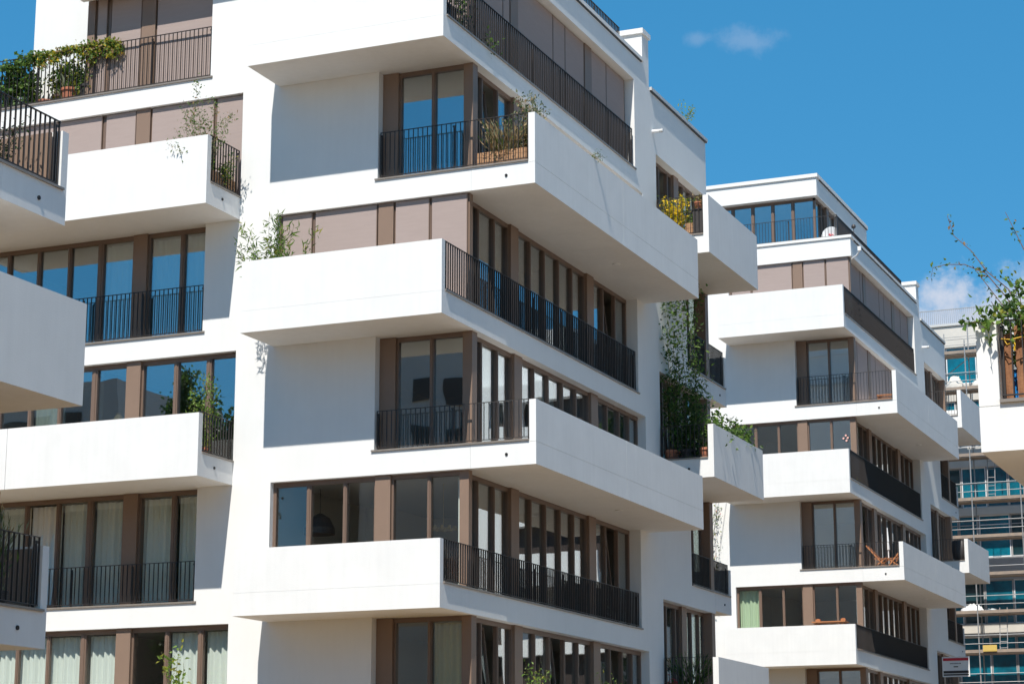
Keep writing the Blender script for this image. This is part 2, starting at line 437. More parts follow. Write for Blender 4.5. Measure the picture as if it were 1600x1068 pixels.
    def drain(s, pl, a, z, c=0.0):
        mb = MB(); n = 10
        for q in (0,):
            p = s.P(a, c + 0.05, z) if pl == 'A' else s.P(c - 0.05, a, z)
            e = s.P(a, c - 0.018, z) if pl == 'A' else s.P(c + 0.018, a, z)
            mb.tube([p, e], 0.032, n)
        s.mk(mb, 'drain_spout', DK)

    # ---- front tray balcony (odd levels) along facade B
    def tray(s, k, h, tp=0.15, indiv=False, yf=11.1, joint=5.45, bars=True):
        ph = k + h
        s.solid([(0.004, 1.48 - tp, 0.14, joint - .006, k, k + 0.40), (0.004, 1.48 - tp, joint + .006, yf - 0.14, k, k + 0.40), (0.004, 1.48 - tp, joint - .006, joint + .006, k + .012, k + 0.39), (1.48 - tp, 1.48, 0, joint - 0.006, k, k + .47), (1.48 - tp, 1.48, joint + 0.006, yf, k, k + .47), (1.48 - tp, 1.48, 0, joint - 0.006, k + .478, ph), (1.48 - tp, 1.48, joint + 0.006, yf, k + .478, ph),
                 (1.48 - tp + 0.02, 1.466, joint - 0.006, joint + 0.006, k + 0.01, ph - 0.01), (1.48 - tp + 0.004, 1.472, 0.008, joint - 0.006, k + .47, k + .478), (1.48 - tp + 0.004, 1.472, joint + 0.006, yf - .008, k + .47, k + .478),
                 (0.004, 1.48 - tp, 0, 0.14, k, k + 0.50), (0.004, 1.48 - tp, yf - 0.14, yf, k, ph)], 'balcony', PLS)
        s.solid([(-2.30, 1.48 - tp - 0.003, -0.035, 0.20, k + 0.50, k + 0.535)], 'sill', SI)
        s.rail('A', 0.03, -2.20, 1.48 - tp - 0.02, k + 0.535, k + h + 0.02, indiv, bars)
        s.drain('A', 0.82, k + 0.24)
        mb = MB(); mb.lathe([(.09, 0), (.1, .018), (.1, .02)], s.P(.72, 7.0, k - .02), 16); s.mk(mb, 'ceiling_light', WP)
    def rail_B(s, k, h, bars=True):
        s.solid([(-0.20, 0.035, -1.30, 10.56, k + 0.50, k + 0.535)], 'sill', SI)
        s.rail('B', -0.03, -1.28, 10.42, k + 0.535, k + h + 0.02, False, bars)
    def balcony_A(s, k, h, xl=-4.73):
        s.solid([(xl, 0, -1.30, -0.004, k, k + 0.40), (xl, 0, -1.46, -1.30, k, k + .47), (xl, 0, -1.46, -1.30, k + .474, k + h), (xl + .005, -.005, -1.455, -1.31, k + .47, k + .474), (xl, xl + 0.15, -1.30, -0.004, k + 0.40, k + h),
                 (-0.15, 0, -1.30, -0.004, k + 0.40, k + 0.50)], 'balcony', PLS)
    def rear_tray(s, K, h, bars=True, y0=12.1, y1=16.62):
        s.solid([(0.004, 1.33, y0 + 0.14, y1 - 0.14, K, K + 0.40), (1.33, 1.48, y0, y1, K, K + h), (0.004, 1.33, y0, y0 + 0.14, K, K + 0.50),
                 (0.004, 1.33, y1 - 0.14, y1, K, K + h)], 'balcony', PLS)
        mb = MB(); s.box(mb, 0.01, 1.327, y0 - 0.03, y0 + 0.18, K + 0.50, K + 0.535); s.mk(mb, 'sill', SI)
        s.rail('A', y0 + 0.03, 0.02, 1.31, K + 0.535, K + h + 0.02, False, bars)
        s.drain('A', 0.8, K + 0.24, y0)
    def rear_balcony(s, K, h, bars=True, ya=14.62, indiv=False, h_end=None):
        he = h_end or h - 0.12
        s.solid([(-4, 0, 16.654, 18.0, K, K + 0.40), (-4, 0, 18.0, 18.15, K, K + he), (-0.15, 0, 16.654, 18.0, K + 0.40, K + 0.50)], 'balcony', PLS)
        s.solid([(-0.20, 0.035, ya, 18.06, K + 0.50, K + 0.535)], 'sill', SI)
        s.rail('B', -0.03, ya + 0.02, 17.98, K + 0.535, K + h + 0.02, indiv, bars)
        s.drain('B', 17.5, K + 0.24)

def A_mulls(): return [-1.0, (-2.98, 0.09), (-3.85, 0.11)]
BM = [1.03, 1.90, 3.98, 4.85, 5.75, 6.62, 8.75, 9.62]
BP_ = [(2.72, 3.16), (7.50, 7.96)]
CUT = 0.30

def build_unit(u, lw=True, top=15.0, dets=True, bars=True, cfg=None, lowest=-3):
    """u: Unit. Stepped block: front part y 0..11.2, rear part 11.2..16.65 half a storey higher."""
    cfg = cfg or {}
    t = 0.35
    W_ = []      # wall boxes
    xl = -16.0
    evens = [k for k in (12, 6, 0) if k >= lowest]; odds = [k for k in (9, 3, -3) if k >= lowest]
    zb = GZ - u.T[2]
    # pier between the central bay and the left bay, and end of left bay
    if not lw:
        W_.append((xl, -4.73, 0, t, zb, 15.0))
    else:
        W_.append((-5.68, -4.73, 0, t, zb, 15.0))
    W_.append((-4.73, 0, 0, t, zb, -3 if lowest <= -3 else 0))
    for k in evens:
        W_.append((-4.73, 0, 0, t, k, k + 0.42))                  # slab band behind the balcony
        W_.append((-t, 0, 0, t, k + 0.42, k + 0.50)); W_.append((-t, 0, t, 11.2, k, k + 0.50))                    # slab edge on B
        W_.append((-t, 0, 10.52, 11.2, k + 0.50, k + 3))
        if lw:
            W_.append((-13.0, -5.68, 0, t, k, k + 0.48)); W_.append((-6.56, -5.68, 0, t, k + 0.48, k + 3))
    for k in odds:
        W_.append((-4.73, -2.24, 0, t, k, k + 3)); W_.append((-2.24, 0, 0, t, k, k + 0.50))
        W_.append((-t, 0, t, 11.2, k, k + 0.50)); W_.append((-t, 0, 11.05, 11.2, k + 0.50, k + 3))
        if lw: W_.append((-13.0, -5.68, 0, t, k, k + 0.42))
    # rear part, B side
    W_.append((-t, 0, 11.2, 12.2, zb, 15.1))
    W_.append((-t, 0, 14.6, 16.65, -9 if lowest > -3 else zb, -1.5))
    W_.append((-t, 0, 12.2, 14.6, zb, -1.5))
    for K in (10.5, 4.5, -1.5):
        W_.append((-t, 0, 12.2, 16.65, K, K + 0.5)); W_.append((-t, 0, 12.2, 16.65, K + 2.92, K + 3.0))
    for K in (7.5, 1.5):
        W_.append((-t, 0, 12.2, 14.6, K, K + 3)); W_.append((-t, 0, 14.6, 16.65, K, K + 0.5))
    W_.append((-t, 0, 12.2, 16.65, 13.5, 15.1))
    # north face of rear part (with glazed strip next to the corner)
    W_.append((-7, -1.2, 16.30, 16.65, zb, 15.1)); W_.append((-1.2, -t, 16.30, 16.65, 13.5, 15.1))
    W_.append((-1.2, -t, 16.30, 16.65, zb, -1.5))
    for K in (-1.5, 1.5, 4.5, 7.5, 10.5): W_.append((-1.2, -t, 16.30, 16.65, K, K + 0.5))
    wall = u.solid(W_, 'wall', PL)
    # parapet of the front roof
    if top >= 15:
        pb = [(-t, 0, t, 11.2, 15, 15.70), ((-10.1 if lw else xl), 0, 0, t, 15, 15.70)]
        u.solid(pb, 'parapet', PL)
        u.solid([(-t - 0.02, 0.05, -0.05, 11.2, 15.70, 15.80), ((-10.1 if lw else xl), -t - 0.02, -0.05, t + 0.02, 15.70, 15.80)], 'coping', CO if False else PL)
        u.solid([(-3.2, 0.0, 11.2, 11.72, 15.1, 16.52)], 'stair_wall', PL)
        u.solid([(-3.25, 0.05, 11.14, 11.78, 16.52, 16.66)], 'coping', PL)
        u.solid([(-t, 0.06, 11.78, 16.72, 15.1, 15.19), (-7, -t, 16.28, 16.72, 15.1, 15.19)], 'coping', CO)
        u.solid([(-9.9 if lw else -14, -t, t, 16.3, 14.7, 15.02)], 'roof', GW)
        u.solid([(-0.1, 0.045, 11.80, 16.70, 15.065, 15.098), (-0.1, 0.035, .5, 11.1, 15.665, 15.698)], 'coping_shade_strip', RL)  # dark strips put in for the shaded undersides of the copings
        # penthouse
        px, py = -1.66, 1.75
        u.solid([(-9.5, px, py, 9.8, 18.0, 18.72)], 'penthouse_fascia', PL)
        u.solid([(-9.56, px + 0.06, py - 0.06, 9.86, 18.72, 18.86)], 'coping', PL)
        u.solid([(px - 0.1, px + 0.045, py + .4, 9.84, 18.685, 18.718)], 'coping_shade_strip', RL)  # added dark strip, draws the shade under the penthouse coping
        u.solid([(px - 0.35, px - 0.02, 5.0, 9.7, 15.02, 18.0), (-9.4, px - 0.36, 9.35, 9.7, 15.02, 18.0), (-9.4, -9.1, py + .3, 9.3, 15.02, 18.0)], 'penthouse_wall', PL)
        u.window('A', py + 0.30, -9.1, px - 0.15, 15.1, 18.0, [(-2.70, .12), (-3.50, .12), (-4.30, .12), (-5.10, .12), (-5.9, .12), (-6.7, .12), (-7.5, .12)], [], None, ends=(1, 1))
        u.window('B', px - 0.15, py + 0.30, 5.0, 15.1, 18.0, [2.9], [(3.5, 3.85)])
        u.solid([(-8.5, -3.5, 4.8, 9.2, 15.05, 17.99)], 'room_wall', RO)
        u.rail('A', 0.10, -9.8, -0.5, 15.80, 16.66, False, bars)
        u.rail('B', -0.52, 0.16, 10.9, 15.80, 16.66, False, bars)
    # interior: floors, core, dividing walls
    fb = []
    for k in sorted(evens + odds):
        fb.append((-15.5 if k < 12 or not lw else -10.0, -t, t, 11.0, k + 0.05, k + 0.34))
    for b_ in fb: u.solid([b_], 'floor_slab', RO)
    for k in sorted(evens + odds):
        mb = MB(); u.box(mb, -15.4 if k < 12 or not lw else -9.95, -t - 0.01, t + 0.01, 10.99, k + 0.34, k + 0.36); u.mk(mb, 'room_floor', FL)
    u.solid([(-15.5, -4.2, 4.6, 16.2, zb, 11.9), (-11.2 if lw else -15.5, -4.2, 4.6, 16.2, 11.9, 14.6), (-4.2, -t - 0.05, 11.02, 11.35, zb, 14.6), (-4.9, -4.75, t, 4.6, zb, 14.6),
             (-9.9, -9.75, t + 0.6, 4.6, zb, 14.6), (-4.2, -1.2, 6.9, 7.05, zb, 14.6)], 'room_wall', RO)
    fb = []
    for K in (-1.5, 1.5, 4.5, 7.5, 10.5, 13.5): fb.append((-4.2, -t, 11.36, 16.28, K + 0.05, K + 0.34))
    for b_ in fb: u.solid([b_], 'floor_slab', RO)
    # balconies
    hE = {12: 1.57, 6: 1.57, 0: 1.385}; hO = {9: 1.573, 3: 1.36, -3: 1.36}
    for k in evens:
        u.balcony_A(k, hE[k]); u.rail_B(k, hE[k] if k != 0 else 1.385, bars)
    for k in odds:
        u.tray(k, hO[k], indiv=cfg.get('indiv_tray', False), bars=bars)
        if dets:
            pass
    for K, h in ((10.5, 1.58), (4.5, 1.39), (-1.5, 1.39)): u.rear_tray(K, h, bars)
    for K, h in ((7.5, 1.57), (1.5, 1.39)): u.rear_balcony(K, h, bars)
    # windows of the central bay
    ce = cfg.get('A', {}); be = cfg.get('B', {})
    for k in evens:
        c_ = ce.get(k, {})
        u.window('A', 0.14, -4.73, -0.10, k + 0.42, k + 3 - 0.003, [-1.0, (-2.98, .09), (-3.85, .11)], [(-2.24, -1.88)], ends=(1, 0), **c_)
        c_ = be.get(k, {})
        u.window('B', -0.30, 0.30, 10.52, k + 0.50, k + 3 - 0.003, BM, BP_, ends=(0, 1), **c_)
        u.solid([(-0.30, -0.09, 0.13, 0.297, k + 0.424, k + 2.996)], 'corner_post', BRP)
    for k in odds:
        c_ = ce.get(k, {})
        u.window('A', 0.28, -2.235, -0.28, k + 0.50, k + 3 - 0.003, [-1.03], [(-2.235, -1.86)], ends=(0, 0), **c_)
        c_ = be.get(k, {})
        u.window('B', -0.22, 0.52, 11.05, k + 0.50, k + 3 - 0.003, BM + [10.32], BP_, ends=(0, 1), **c_)
        u.solid([(-0.30, -0.08, 0.26, 0.517, k + 0.504, k + 2.996)], 'corner_post', BRP)
    # windows of the rear part
    for K in (10.5, 4.5, -1.5):
        c_ = cfg.get('R', {}).get(K, {})
        u.window('B', -0.24, 12.2, 16.35, K + 0.50, K + 2.92, [13.05, 13.8, 15.15, 15.8], [(14.2, 14.6)], **c_)
    for K in (7.5, 1.5):
        u.window('B', -0.24, 14.6, 16.35, K + 0.50, K + 3 - 0.003, [15.45], [])
    for K in (-1.5, 1.5, 4.5, 7.5, 10.5):
        u.solid([(-0.34, -0.02, 16.36, 16.64, K + 0.504, K + (2.915 if K in (10.5, 4.5, -1.5) else 2.996))], 'corner_post', BRP)
        f = MB(); u.box(f, -1.2, -0.36, 16.45, 16.52, K + 0.5, K + 0.56); u.box(f, -1.2, -0.36, 16.45, 16.52, K + 2.92, K + 2.98)
        u.box(f, -1.2, -1.13, 16.45, 16.52, K + 0.56, K + 2.92); w_ = u.mk(f, 'window', BR)
        f = MB(); u.box(f, -1.13, -0.36, 16.48, 16.492, K + 0.56, K + 2.92); u.mk(f, 'pane', CLEAR, w_)
    # pipe stub on the side wall and its shadow-caster
    mb = MB(); mb.tube([u.P(-0.05, 11.95, 13.98), u.P(0.30, 11.95, 13.97)], 0.045, 10); u.mk(mb, 'pipe_stub', WP)
    mb = MB(); mb.tube([u.P(0.2, 11.95, 13.97), u.P(0.305, 11.95, 13.97)], 0.05, 10); u.mk(mb, 'pipe_cap', CO)

ALLB = {'blinds': [(-4.62, -3.90), (-3.80, -2.30), (-1.83, -1.04), (-.96, -.14)]}
BB6 = {'blinds': [(.36, 2.28), (2.34, 2.68), (3.21, 5.36), (5.42, 6.16), (6.22, 7.45), (8.02, 9.05), (9.11, 10.42)]}
BB9 = {'blinds': [(.58, 1.05), (1.11, 2.68), (3.21, 3.95), (4.01, 5.70), (5.76, 7.45), (8.02, 9.60), (9.66, 10.96)]}
# ================================================================== central building
U1 = Unit('apartment_building', 'large white apartment block in the middle with deep stepped balconies and brown window frames', (0, 0, 0), group='white apartment blocks of the same design')
cfg1 = {'indiv_tray': True,
        'A': {12: ALLB, 6: ALLB, 0: {'glass': CLG}, 9: {}, 3: {}, -3: {'curt': {1: CUY}, 'glass': CLG}},
        'B': {12: BB6, 9: {'tilt': (1,)}, 6: {'tilt': (9,)},
              3: {'curt': {5: CU}}, 0: {'tilt': (9,)},
              -3: {'tilt': (1, 5, 9)}},
        'R': {10.5: {'tilt': (1,)}, 4.5: {'tilt': (1,)}, -1.5: {'curt': {3: CU}}}}
build_unit(U1, lw=True, cfg=cfg1, bars=True)
# left bay of the central building
u = U1
mul_e = [(-7.28, .11), (-9.48, .15), (-10.34, .09), (-11.2, .09), (-12.05, .09)]
mul_o = [(-6.44, .13), (-7.29, .11), (-9.45, .15), (-10.38, .09), (-11.2, .09), (-12.05, .09)]
PST = [(-8.56, -8.19)]
u.window('A', 0.22, -13.0, -6.56, 6.48, 8.995, mul_e, PST, curt={4: CU, 5: CU, 6: CU}, ends=(0, 1))
u.window('A', 0.22, -13.0, -6.56, 0.48, 2.995, mul_e, PST, curt={1: CU, 2: CU, 3: CU, 4: CU, 5: CU, 6: CU}, ends=(0, 1), tilt=(2,), glass=CLG)
u.window('A', 0.22, -13.0, -6.56, -5.5, -3.005, mul_e, PST, ends=(0, 1))
u.window('A', 0.14, -13.0, -5.68, 9.42, 11.995, mul_o, PST, blinds=[(-12.9, -12.1), (-12.0, -9.53), (-9.4, -8.6), (-8.14, -6.50), (-6.40, -5.72)], ends=(0, 1))
u.window('A', 0.14, -13.0, -5.68, 3.42, 5.995, mul_o, PST, curt={2: CU}, ends=(0, 1))
u.window('A', 0.14, -13.0, -5.68, -2.58, -0.005, mul_o, PST, curt={0: CU, 1: CU, 2: CU, 3: CU, 4: CU, 6: CU, 7: CU}, ends=(0, 1), glass=CLG)
u.window('A', 0.20, -10.1, -6.56, 12.48, 14.97, [(-7.28, .09), (-9.48, .13)], PST + [(-10.08, -9.88)], blinds=[(-9.81, -9.56), (-9.42, -8.6), (-8.14, -6.60)], ends=(1, 1))
u.solid([(-12.06, -10.12, 0.75, 1.10, 12.46, 15.7), (-12.06, -11.7, 1.10, 8, 12.46, 15.7), (-11.7, -10.12, 1.10, 4, 14.9, 15.2)], 'wall', PL)
u.solid([(-10.13, -5.75, -0.40, -0.004, 14.88, 15.2)], 'roof_overhang', PL)
u.solid([(-16, -13.002, 0, 8, 12.0, 12.46), (-13.002, -11.65, 0.352, 8, 12.0, 12.46), (-16, -13.002, 0, 8, -7, 12.0)], 'wall', PL)
u.solid([(-16, -11.7, 0.3, 7.9, 12.46, 12.50)], 'terrace_floor', GW)
# left-bay balconies
for k, h, bot in ((9, 1.56, -13.0), (3, 1.36, -13.0), (-3, 1.36, -13.0)):
    jx = -10.6
    bx = [(bot, -5.68, -1.30, -0.004, k, k + 0.40), (-5.83, -5.68, -1.30, -0.004, k + 0.40, k + 0.50)]
    if k == 3: bx += [(bot, jx - .008, -1.46, -1.30, k, k + h), (jx + .008, -5.68, -1.46, -1.30, k, k + h), (jx - .008, jx + .008, -1.44, -1.31, k + .01, k + h - .01)]
    else: bx += [(bot, -5.68, -1.46, -1.30, k, k + h)]
    u.solid(bx, 'balcony', PLS)
    u.solid([(-5.88, -5.655, -1.30, -0.01, k + 0.50, k + 0.535)], 'sill', SI)
    if k < 15:
        u.rail('B', -5.71, -1.29, -0.02, k + 0.535, k + h + 0.05, True)
        mb = MB(); mb.tube([(-5.73, -0.78, k + .26), (-5.662, -0.78, k + .26)], 0.032, 10); u.mk(mb, 'drain_spout', DK)
for k, x0 in ((12, -13.0), (6, -13.0), (0, -13.0)):
    u.solid([(x0, -6.50, -0.035, 0.20, k + 0.48, k + 0.515)], 'sill', SI)
    u.rail('A', 0.03, x0, -6.60, k + 0.515, k + (1.75 if k == 12 else 1.60 if k == 6 else 1.40), True)

# ================================================================== second building
U2 = Unit('apartment_building', 'white apartment block further back on the right, with a penthouse and roof railing', (-0.10, 34.47, 1.09), group='white apartment blocks of the same design')
cfg2 = {'A': {12: ALLB, 6: {}, 0: {'curt': {0: PGN}, 'glass': CLG}, 9: {}, 3: {}, -3: {}},
        'B': {12: BB6, 9: BB9, 6: {}, 3: {'tilt': (1,)}, 0: {}, -3: {}}, 'R': {}}
build_unit(U2, lw=False, cfg=cfg2)

# ================================================================== near block on the left (only its far end reaches into view)
U3 = Unit('apartment_building', 'end of a nearer white apartment block at the left edge, solid balcony between two railed', (0.45, -33.35, -3.30), group='white apartment blocks of the same design')
u = U3; zb = GZ + 3.3
u.solid([(-12, 0, 8.0, 16.65, zb, 2.0), (-12, 0, 8.0, 14.6, 2.0, 5.0), (-12, 0, 8.0, 16.65, 4.5, 5.0), (-12, 0, 8.0, 12.3, 5.0, 7.5), (-12, -0.35, 12.3, 16.65, 5.0, 7.5),
         (-12, 0, 8.0, 16.65, 7.5, 8.0), (-12, 0, 8.0, 14.6, 8.0, 10.2), (-12, -0.42, 14.6, 16.65, 8.0, 10.2), (-12, -0.42, 14.6, 16.65, 2.0, 4.5)], 'wall', PL)
for k_ in (7.5, 1.5):
    u.solid([(-4, -0.16, 17.93, 17.97, k_ + .4, k_ + 1.36)], 'shade_panel', BRP)  # brown sheet added for the shade on the parapet's inner face
u.window('B', -0.3, 14.6, 16.65, 8.0, 10.2, [15.5]); u.window('B', -0.3, 14.6, 16.65, 2.0, 4.5, [15.5])
u.rear_balcony(7.5, 1.50, ya=12.0, indiv=True, h_end=1.38)
u.rear_balcony(1.5, 1.50, ya=12.0, indiv=True, h_end=1.40)
u.solid([(0.004, 1.33, 6, 16.50, 4.5, 4.9), (1.33, 1.48, 6, 16.65, 4.5, 5.87), (0.004, 1.33, 16.50, 16.65, 4.5, 5.87)], 'balcony', PLS)

# ================================================================== near block on the right, mirrored
U4 = Unit('apartment_building', 'corner balcony of a nearer white apartment block at the right edge, overgrown with a climber', (15.23, -17.8, -3.39), mir=True, group='white apartment blocks of the same design')
u = U4
u.solid([(-8, 0, 0.6, 14, -3.6, 2.99), (-8, 0, 0.6, 14, 3.5, 6), (-8, 0, 0, 14, 3.0, 3.5), (-8, -2.24, 0, 0.6, 3.5, 6), (-8, 0, 0, 14, 6.0, 6.5), (-8, 0, 0.6, 14, 6.5, 12), (-8, 0, 0, 0.6, -3.6, 0)], 'wall', PL)
u.tray(3, 1.36, tp=0.215, indiv=True)
u.window('A', 0.5, -2.24, -0.02, 3.5, 6.0, [-1.1])
# mirrored blocks further along the same side, seen in the window reflections
for (ty, tz, lab) in ((16.7, -1.2, 'white block across the street, the nearer one mirrored in the side windows'), (51.0, 0.2, 'white block across the street, the farther one mirrored in the side windows')):
    u = Unit('apartment_building', lab, (15.6, ty, tz), mir=True, group='blocks reflected from across the street')
    z0 = GZ - tz
    wb = []
    for k in (-3, 0, 3, 6, 9, 12):
        wb += [(-12, 0, 0, 16.65, k, k + 0.5), (-4.73, -2.24 if k % 2 else -4.4, 0, .35, k + .5, k + 3), (-12, -5.3, 0, .35, k + .5, k + 3), (-0.3, 0, 10.5, 12.2, k + .5, k + 3)]
    wb += [(-12, 0, 0, 16.65, z0, -3), (-12, 0, 0, 11.2, 15, 15.8), (-12, -1.6, 1.7, 9.8, 15.8, 18.8)]
    u.solid(wb, 'wall', PL)
    u.solid([(-11.9, -0.6, 0.6, 16.3, -3, 15)], 'dark_glazing', FU)
    for k in (12, 6, 0): u.balcony_A(k, 1.5)
    for k in (9, 3, -3): u.solid([(0.004, 1.33, 0, 11.1, k, k + .4), (1.33, 1.48, 0, 11.1, k, k + 1.5)], 'balcony', PLS)

# ================================================================== what the front windows mirror: a street of buildings and trees behind the photographer
for i, (x0, x1, y0, zt, lab) in enumerate(((-118, -84, -86, 15.0, 'grey flat roofed building far behind the photographer, mirrored in the left windows'),
        (-82, -60.3, -78, 24.6, 'tall grey building behind the photographer, mirrored in the lower left windows'),
        (-46, -14, -76, 24.5, 'long grey building behind the photographer, mirrored in the lower front windows'))):
    o_ = (x0, y0, GZ); rb = empty('rear_building', o_, lab, 'building')
    m_ = MB(); m_.box(x0, x1, y0 - 12, y0, GZ, min(zt, 17)); m_.build('wall', BRK, rb, o_)
    if zt > 17: m_ = MB(); m_.box(x0 + .1, x1 - .1, y0 - 12, y0 - .1, 17, zt); m_.build('upper_wall', GW, rb, o_)
    for k in range(int((zt - GZ) // 3)):
        for q in range(int((x1 - x0) // 3.2)):
            m_ = MB(); xa = x0 + 1 + q * 3.2; m_.box(xa, xa + 1.9, y0, y0 + .05, GZ + .9 + k * 3, GZ + 2.5 + k * 3); m_.build('window', FU, rb, o_)
def tree(name, label, c, h, r, seed):
    rnd = random.Random(seed); root = empty(name, c, label, 'tree', 'trees behind the photographer')
    m_ = MB(); m_.tube(sway(c, (c[0], c[1], c[2] + h * .8), 6, .12, seed), .32, 8, taper=.25)
    for j in range(9):
        a = rnd.uniform(0, 6.28); z_ = c[2] + h * rnd.uniform(.3, .7)
        m_.tube(sway((c[0], c[1], z_), (c[0] + r * .8 * math.cos(a), c[1] + r * .8 * math.sin(a), z_ + h * .22), 4, .15, j), .12, 6, taper=.2)
    m_.build('trunk', STB, root, c)
    m_ = MB(); cl = []
    for j in range(60):
        a = rnd.uniform(0, 6.28); q = r * math.sqrt(rnd.random()) * .9; zz = rnd.uniform(.32, 1.0)
        q *= math.sin(min(1, (1.08 - zz) * 1.9) * math.pi / 2); cl.append((c[0] + q * math.cos(a), c[1] + q * math.sin(a), c[2] + h * zz, rnd.uniform(.5, 1.1)))
    for j in range(20000):
        b = rnd.choice(cl); p = Vector([b[t] + rnd.gauss(0, b[3] * .55) for t in range(3)])
        d = Vector([rnd.gauss(0, 1) for _ in range(3)]).normalized() * .13; e = d.cross(Vector([rnd.gauss(0, 1) for _ in range(3)])).normalized() * .09
        m_.quad(p - d, p + e, p + d, p - e, rnd.choices((0, 1), (3, 2))[0])
    m_.build('crown', [LD, LG], root, c)
tree('leafy_tree', 'broad leafy tree behind the photographer, mirrored in the window above the left balcony', (-50.5, -70, GZ), 29.5, 2.7, 3)
tree('leafy_tree', 'smaller leafy tree behind the photographer, mirrored beside the broad one', (-47.2, -70, GZ), 27, 1.6, 4)

# ================================================================== unfinished building and its scaffold in the gap
UB = empty('unfinished_building', (0, 64, GZ), 'unfinished building behind the scaffold with teal film on its windows', 'building')
OB = (0, 64, GZ)
bands = [(1.62, 2.1, 0), (4.42, 5.02, 0), (7.15, 8.25, 1), (10.33, 10.72, 0), (12.72, 13.75, 0), (16.1, 16.95, 0), (18.85, 19.95, 0)]
for z0, z1, kd in bands:
    m_ = MB()
    xs = [-12, -6.2, -3.4, -1.45, 0.9, 3.2, 8]
    for a, b in zip(xs[:-1], xs[1:]): m_.box(a + 0.012, b - 0.012, 64, 64.4, z0, z1)
    m_.box(-12, 8, 64.02, 64.4, z0 + .01, z1 - .01)
    m_.build('wall_band', GW if kd else CR, UB, OB)
m_ = MB(); m_.box(-12, 8, 64.4, 64.7, GZ, 19.9); m_.box(-12, 8, 66, 72, GZ, 19.9); m_.build('wall', GW, UB, OB)
m_ = MB(); m_.box(-12.05, 8.05, 63.92, 64.5, 19.95, 20.07); m_.build('coping', CO, UB, OB)
m_ = MB(); m_.box(-12, 8, 64.2, 64.24, 20.84, 20.88)
for i in range(200): m_.box(-12 + i * 0.1, -11.985 + i * 0.1, 64.205, 64.235, 20.07, 20.84)
m_.build('roof_railing', ST, UB, OB)
zr = [(2.1, 4.42), (5.02, 7.15), (8.25, 10.33), (10.72, 12.72), (13.75, 16.1), (16.95, 18.85)]
for r_, (z0, z1) in enumerate(zr):
    x = -6.0; i = 0
    while x < 3.4:
        w = (1.02, 1.36, 0.95, 1.5, 1.2)[(i + r_ * 2) % 5]
        f = MB(); f.box(x, x + .05, 64.1, 64.2, z0, z1); f.box(x + w - .05, x + w, 64.1, 64.2, z0, z1)
        f.box(x + .05, x + w - .05, 64.1, 64.2, z1 - .06, z1); f.box(x + .05, x + w - .05, 64.1, 64.2, z0, z0 + .06)
        zt = z1 - 0.5 if r_ in (2, 4) else None
        if zt: f.box(x + .05, x + w - .05, 64.1, 64.2, zt, zt + .05)
        wn = f.build('window', WH if (i + r_) % 3 == 0 or r_ == 5 else GW, UB, OB)
        mm = (FI, FI, FID, FI, FI)[(i * 2 + r_) % 5]
        f = MB(); f.box(x + .05, x + w - .05, 64.14, 64.16, z0 + .06, z1 - .06); f.build('pane', mm, wn, OB)
        x += w + 0.03; i += 1
SCF = empty('scaffold', (0, 62, GZ), 'galvanised tube scaffold with timber decks in front of the unfinished building', 'scaffold')
OS = (0, 62, GZ)
decks = [1.65, 3.45, 5.30, 7.10, 8.90, 10.70, 12.85, 13.75, 16.15, 17.95]
for px in (-8.35, -5.94, -3.53, -1.13, 1.19, 3.6):
    for py in (61.4, 62.4):
        m_ = MB(); m_.tube([(px, py, GZ), (px, py, 19.6 if py > 62 else 18.6)], 0.03, 8); m_.build('standard', ST, SCF, OS)
for dz in decks:
    for q in range(3):
        m_ = MB(); y_ = 61.45 + q * .31
        for a, b in zip((-8.35, -5.94, -3.53, -1.13, 1.19), (-5.94, -3.53, -1.13, 1.19, 3.6)): m_.box(a + .01, b - .01, y_, y_ + .29, dz - .05, dz)
        m_.build('deck_board', BO, SCF, OS)
    m_ = MB(); m_.box(-8.35, 3.6, 61.42, 61.45, dz + .002, dz + .15); m_.build('toe_board', BO, SCF, OS)
    for hh in (0.42, 0.82):
        m_ = MB(); m_.tube([(-8.35, 61.36, dz + hh), (3.6, 61.36, dz + hh)], 0.017, 6); m_.build('guard_rail', ST, SCF, OS)
    for px in (-8.35, -5.94, -3.53, -1.13, 1.19, 3.6):
        m_ = MB(); m_.tube([(px, 61.36, dz - .08), (px, 62.45, dz - .08)], 0.022, 6); m_.build('transom', ST, SCF, OS)
m_ = MB()
for a, b, z0, z1 in ((-3.53, -1.13, 16.2, 17.9), (-1.13, 1.19, 16.2, 17.9), (-3.53, -2.4, 17.2, 17.9), (-5.94, -3.53, 8.9, 10.7)): m_.tube([(a, 62.42, z0), (b, 62.42, z1)], 0.022, 6)
m_.build('brace', ST, SCF, OS)
for lx, z0, z1 in ((-2.9, 16.15, 17.95), (-0.4, 10.7, 13.3), (-3.0, 5.3, 7.1), (-0.2, 3.45, 5.3)):
    m_ = MB(); m_.tube([(lx, 61.6, z0), (lx, 62.1, z1 + .3)], .02, 6); m_.tube([(lx + .35, 61.6, z0), (lx + .35, 62.1, z1 + .3)], .02, 6)
    for q in range(6): t = (q + .7) / 7; m_.tube([(lx, 61.6 + .5 * t, z0 + (z1 + .3 - z0) * t), (lx + .35, 61.6 + .5 * t, z0 + (z1 + .3 - z0) * t)], .014, 5)
    m_.build('ladder', ST, SCF, OS)
for px in (-4.7, -2.3, 0.1, 2.4):
    m_ = MB(); m_.tube([(px, 62.4, 14.0), (px, 62.4, 19.2)], .024, 8); m_.build('standard', ST, SCF, OS)
for dz in (3.45, 5.3, 7.1, 8.9, 10.7, 16.15, 17.95):
    m_ = MB(); m_.tube([(-8.35, 62.46, dz + .95), (3.6, 62.46, dz + .95)], .022, 6); m_.build('ledger', ST, SCF, OS)
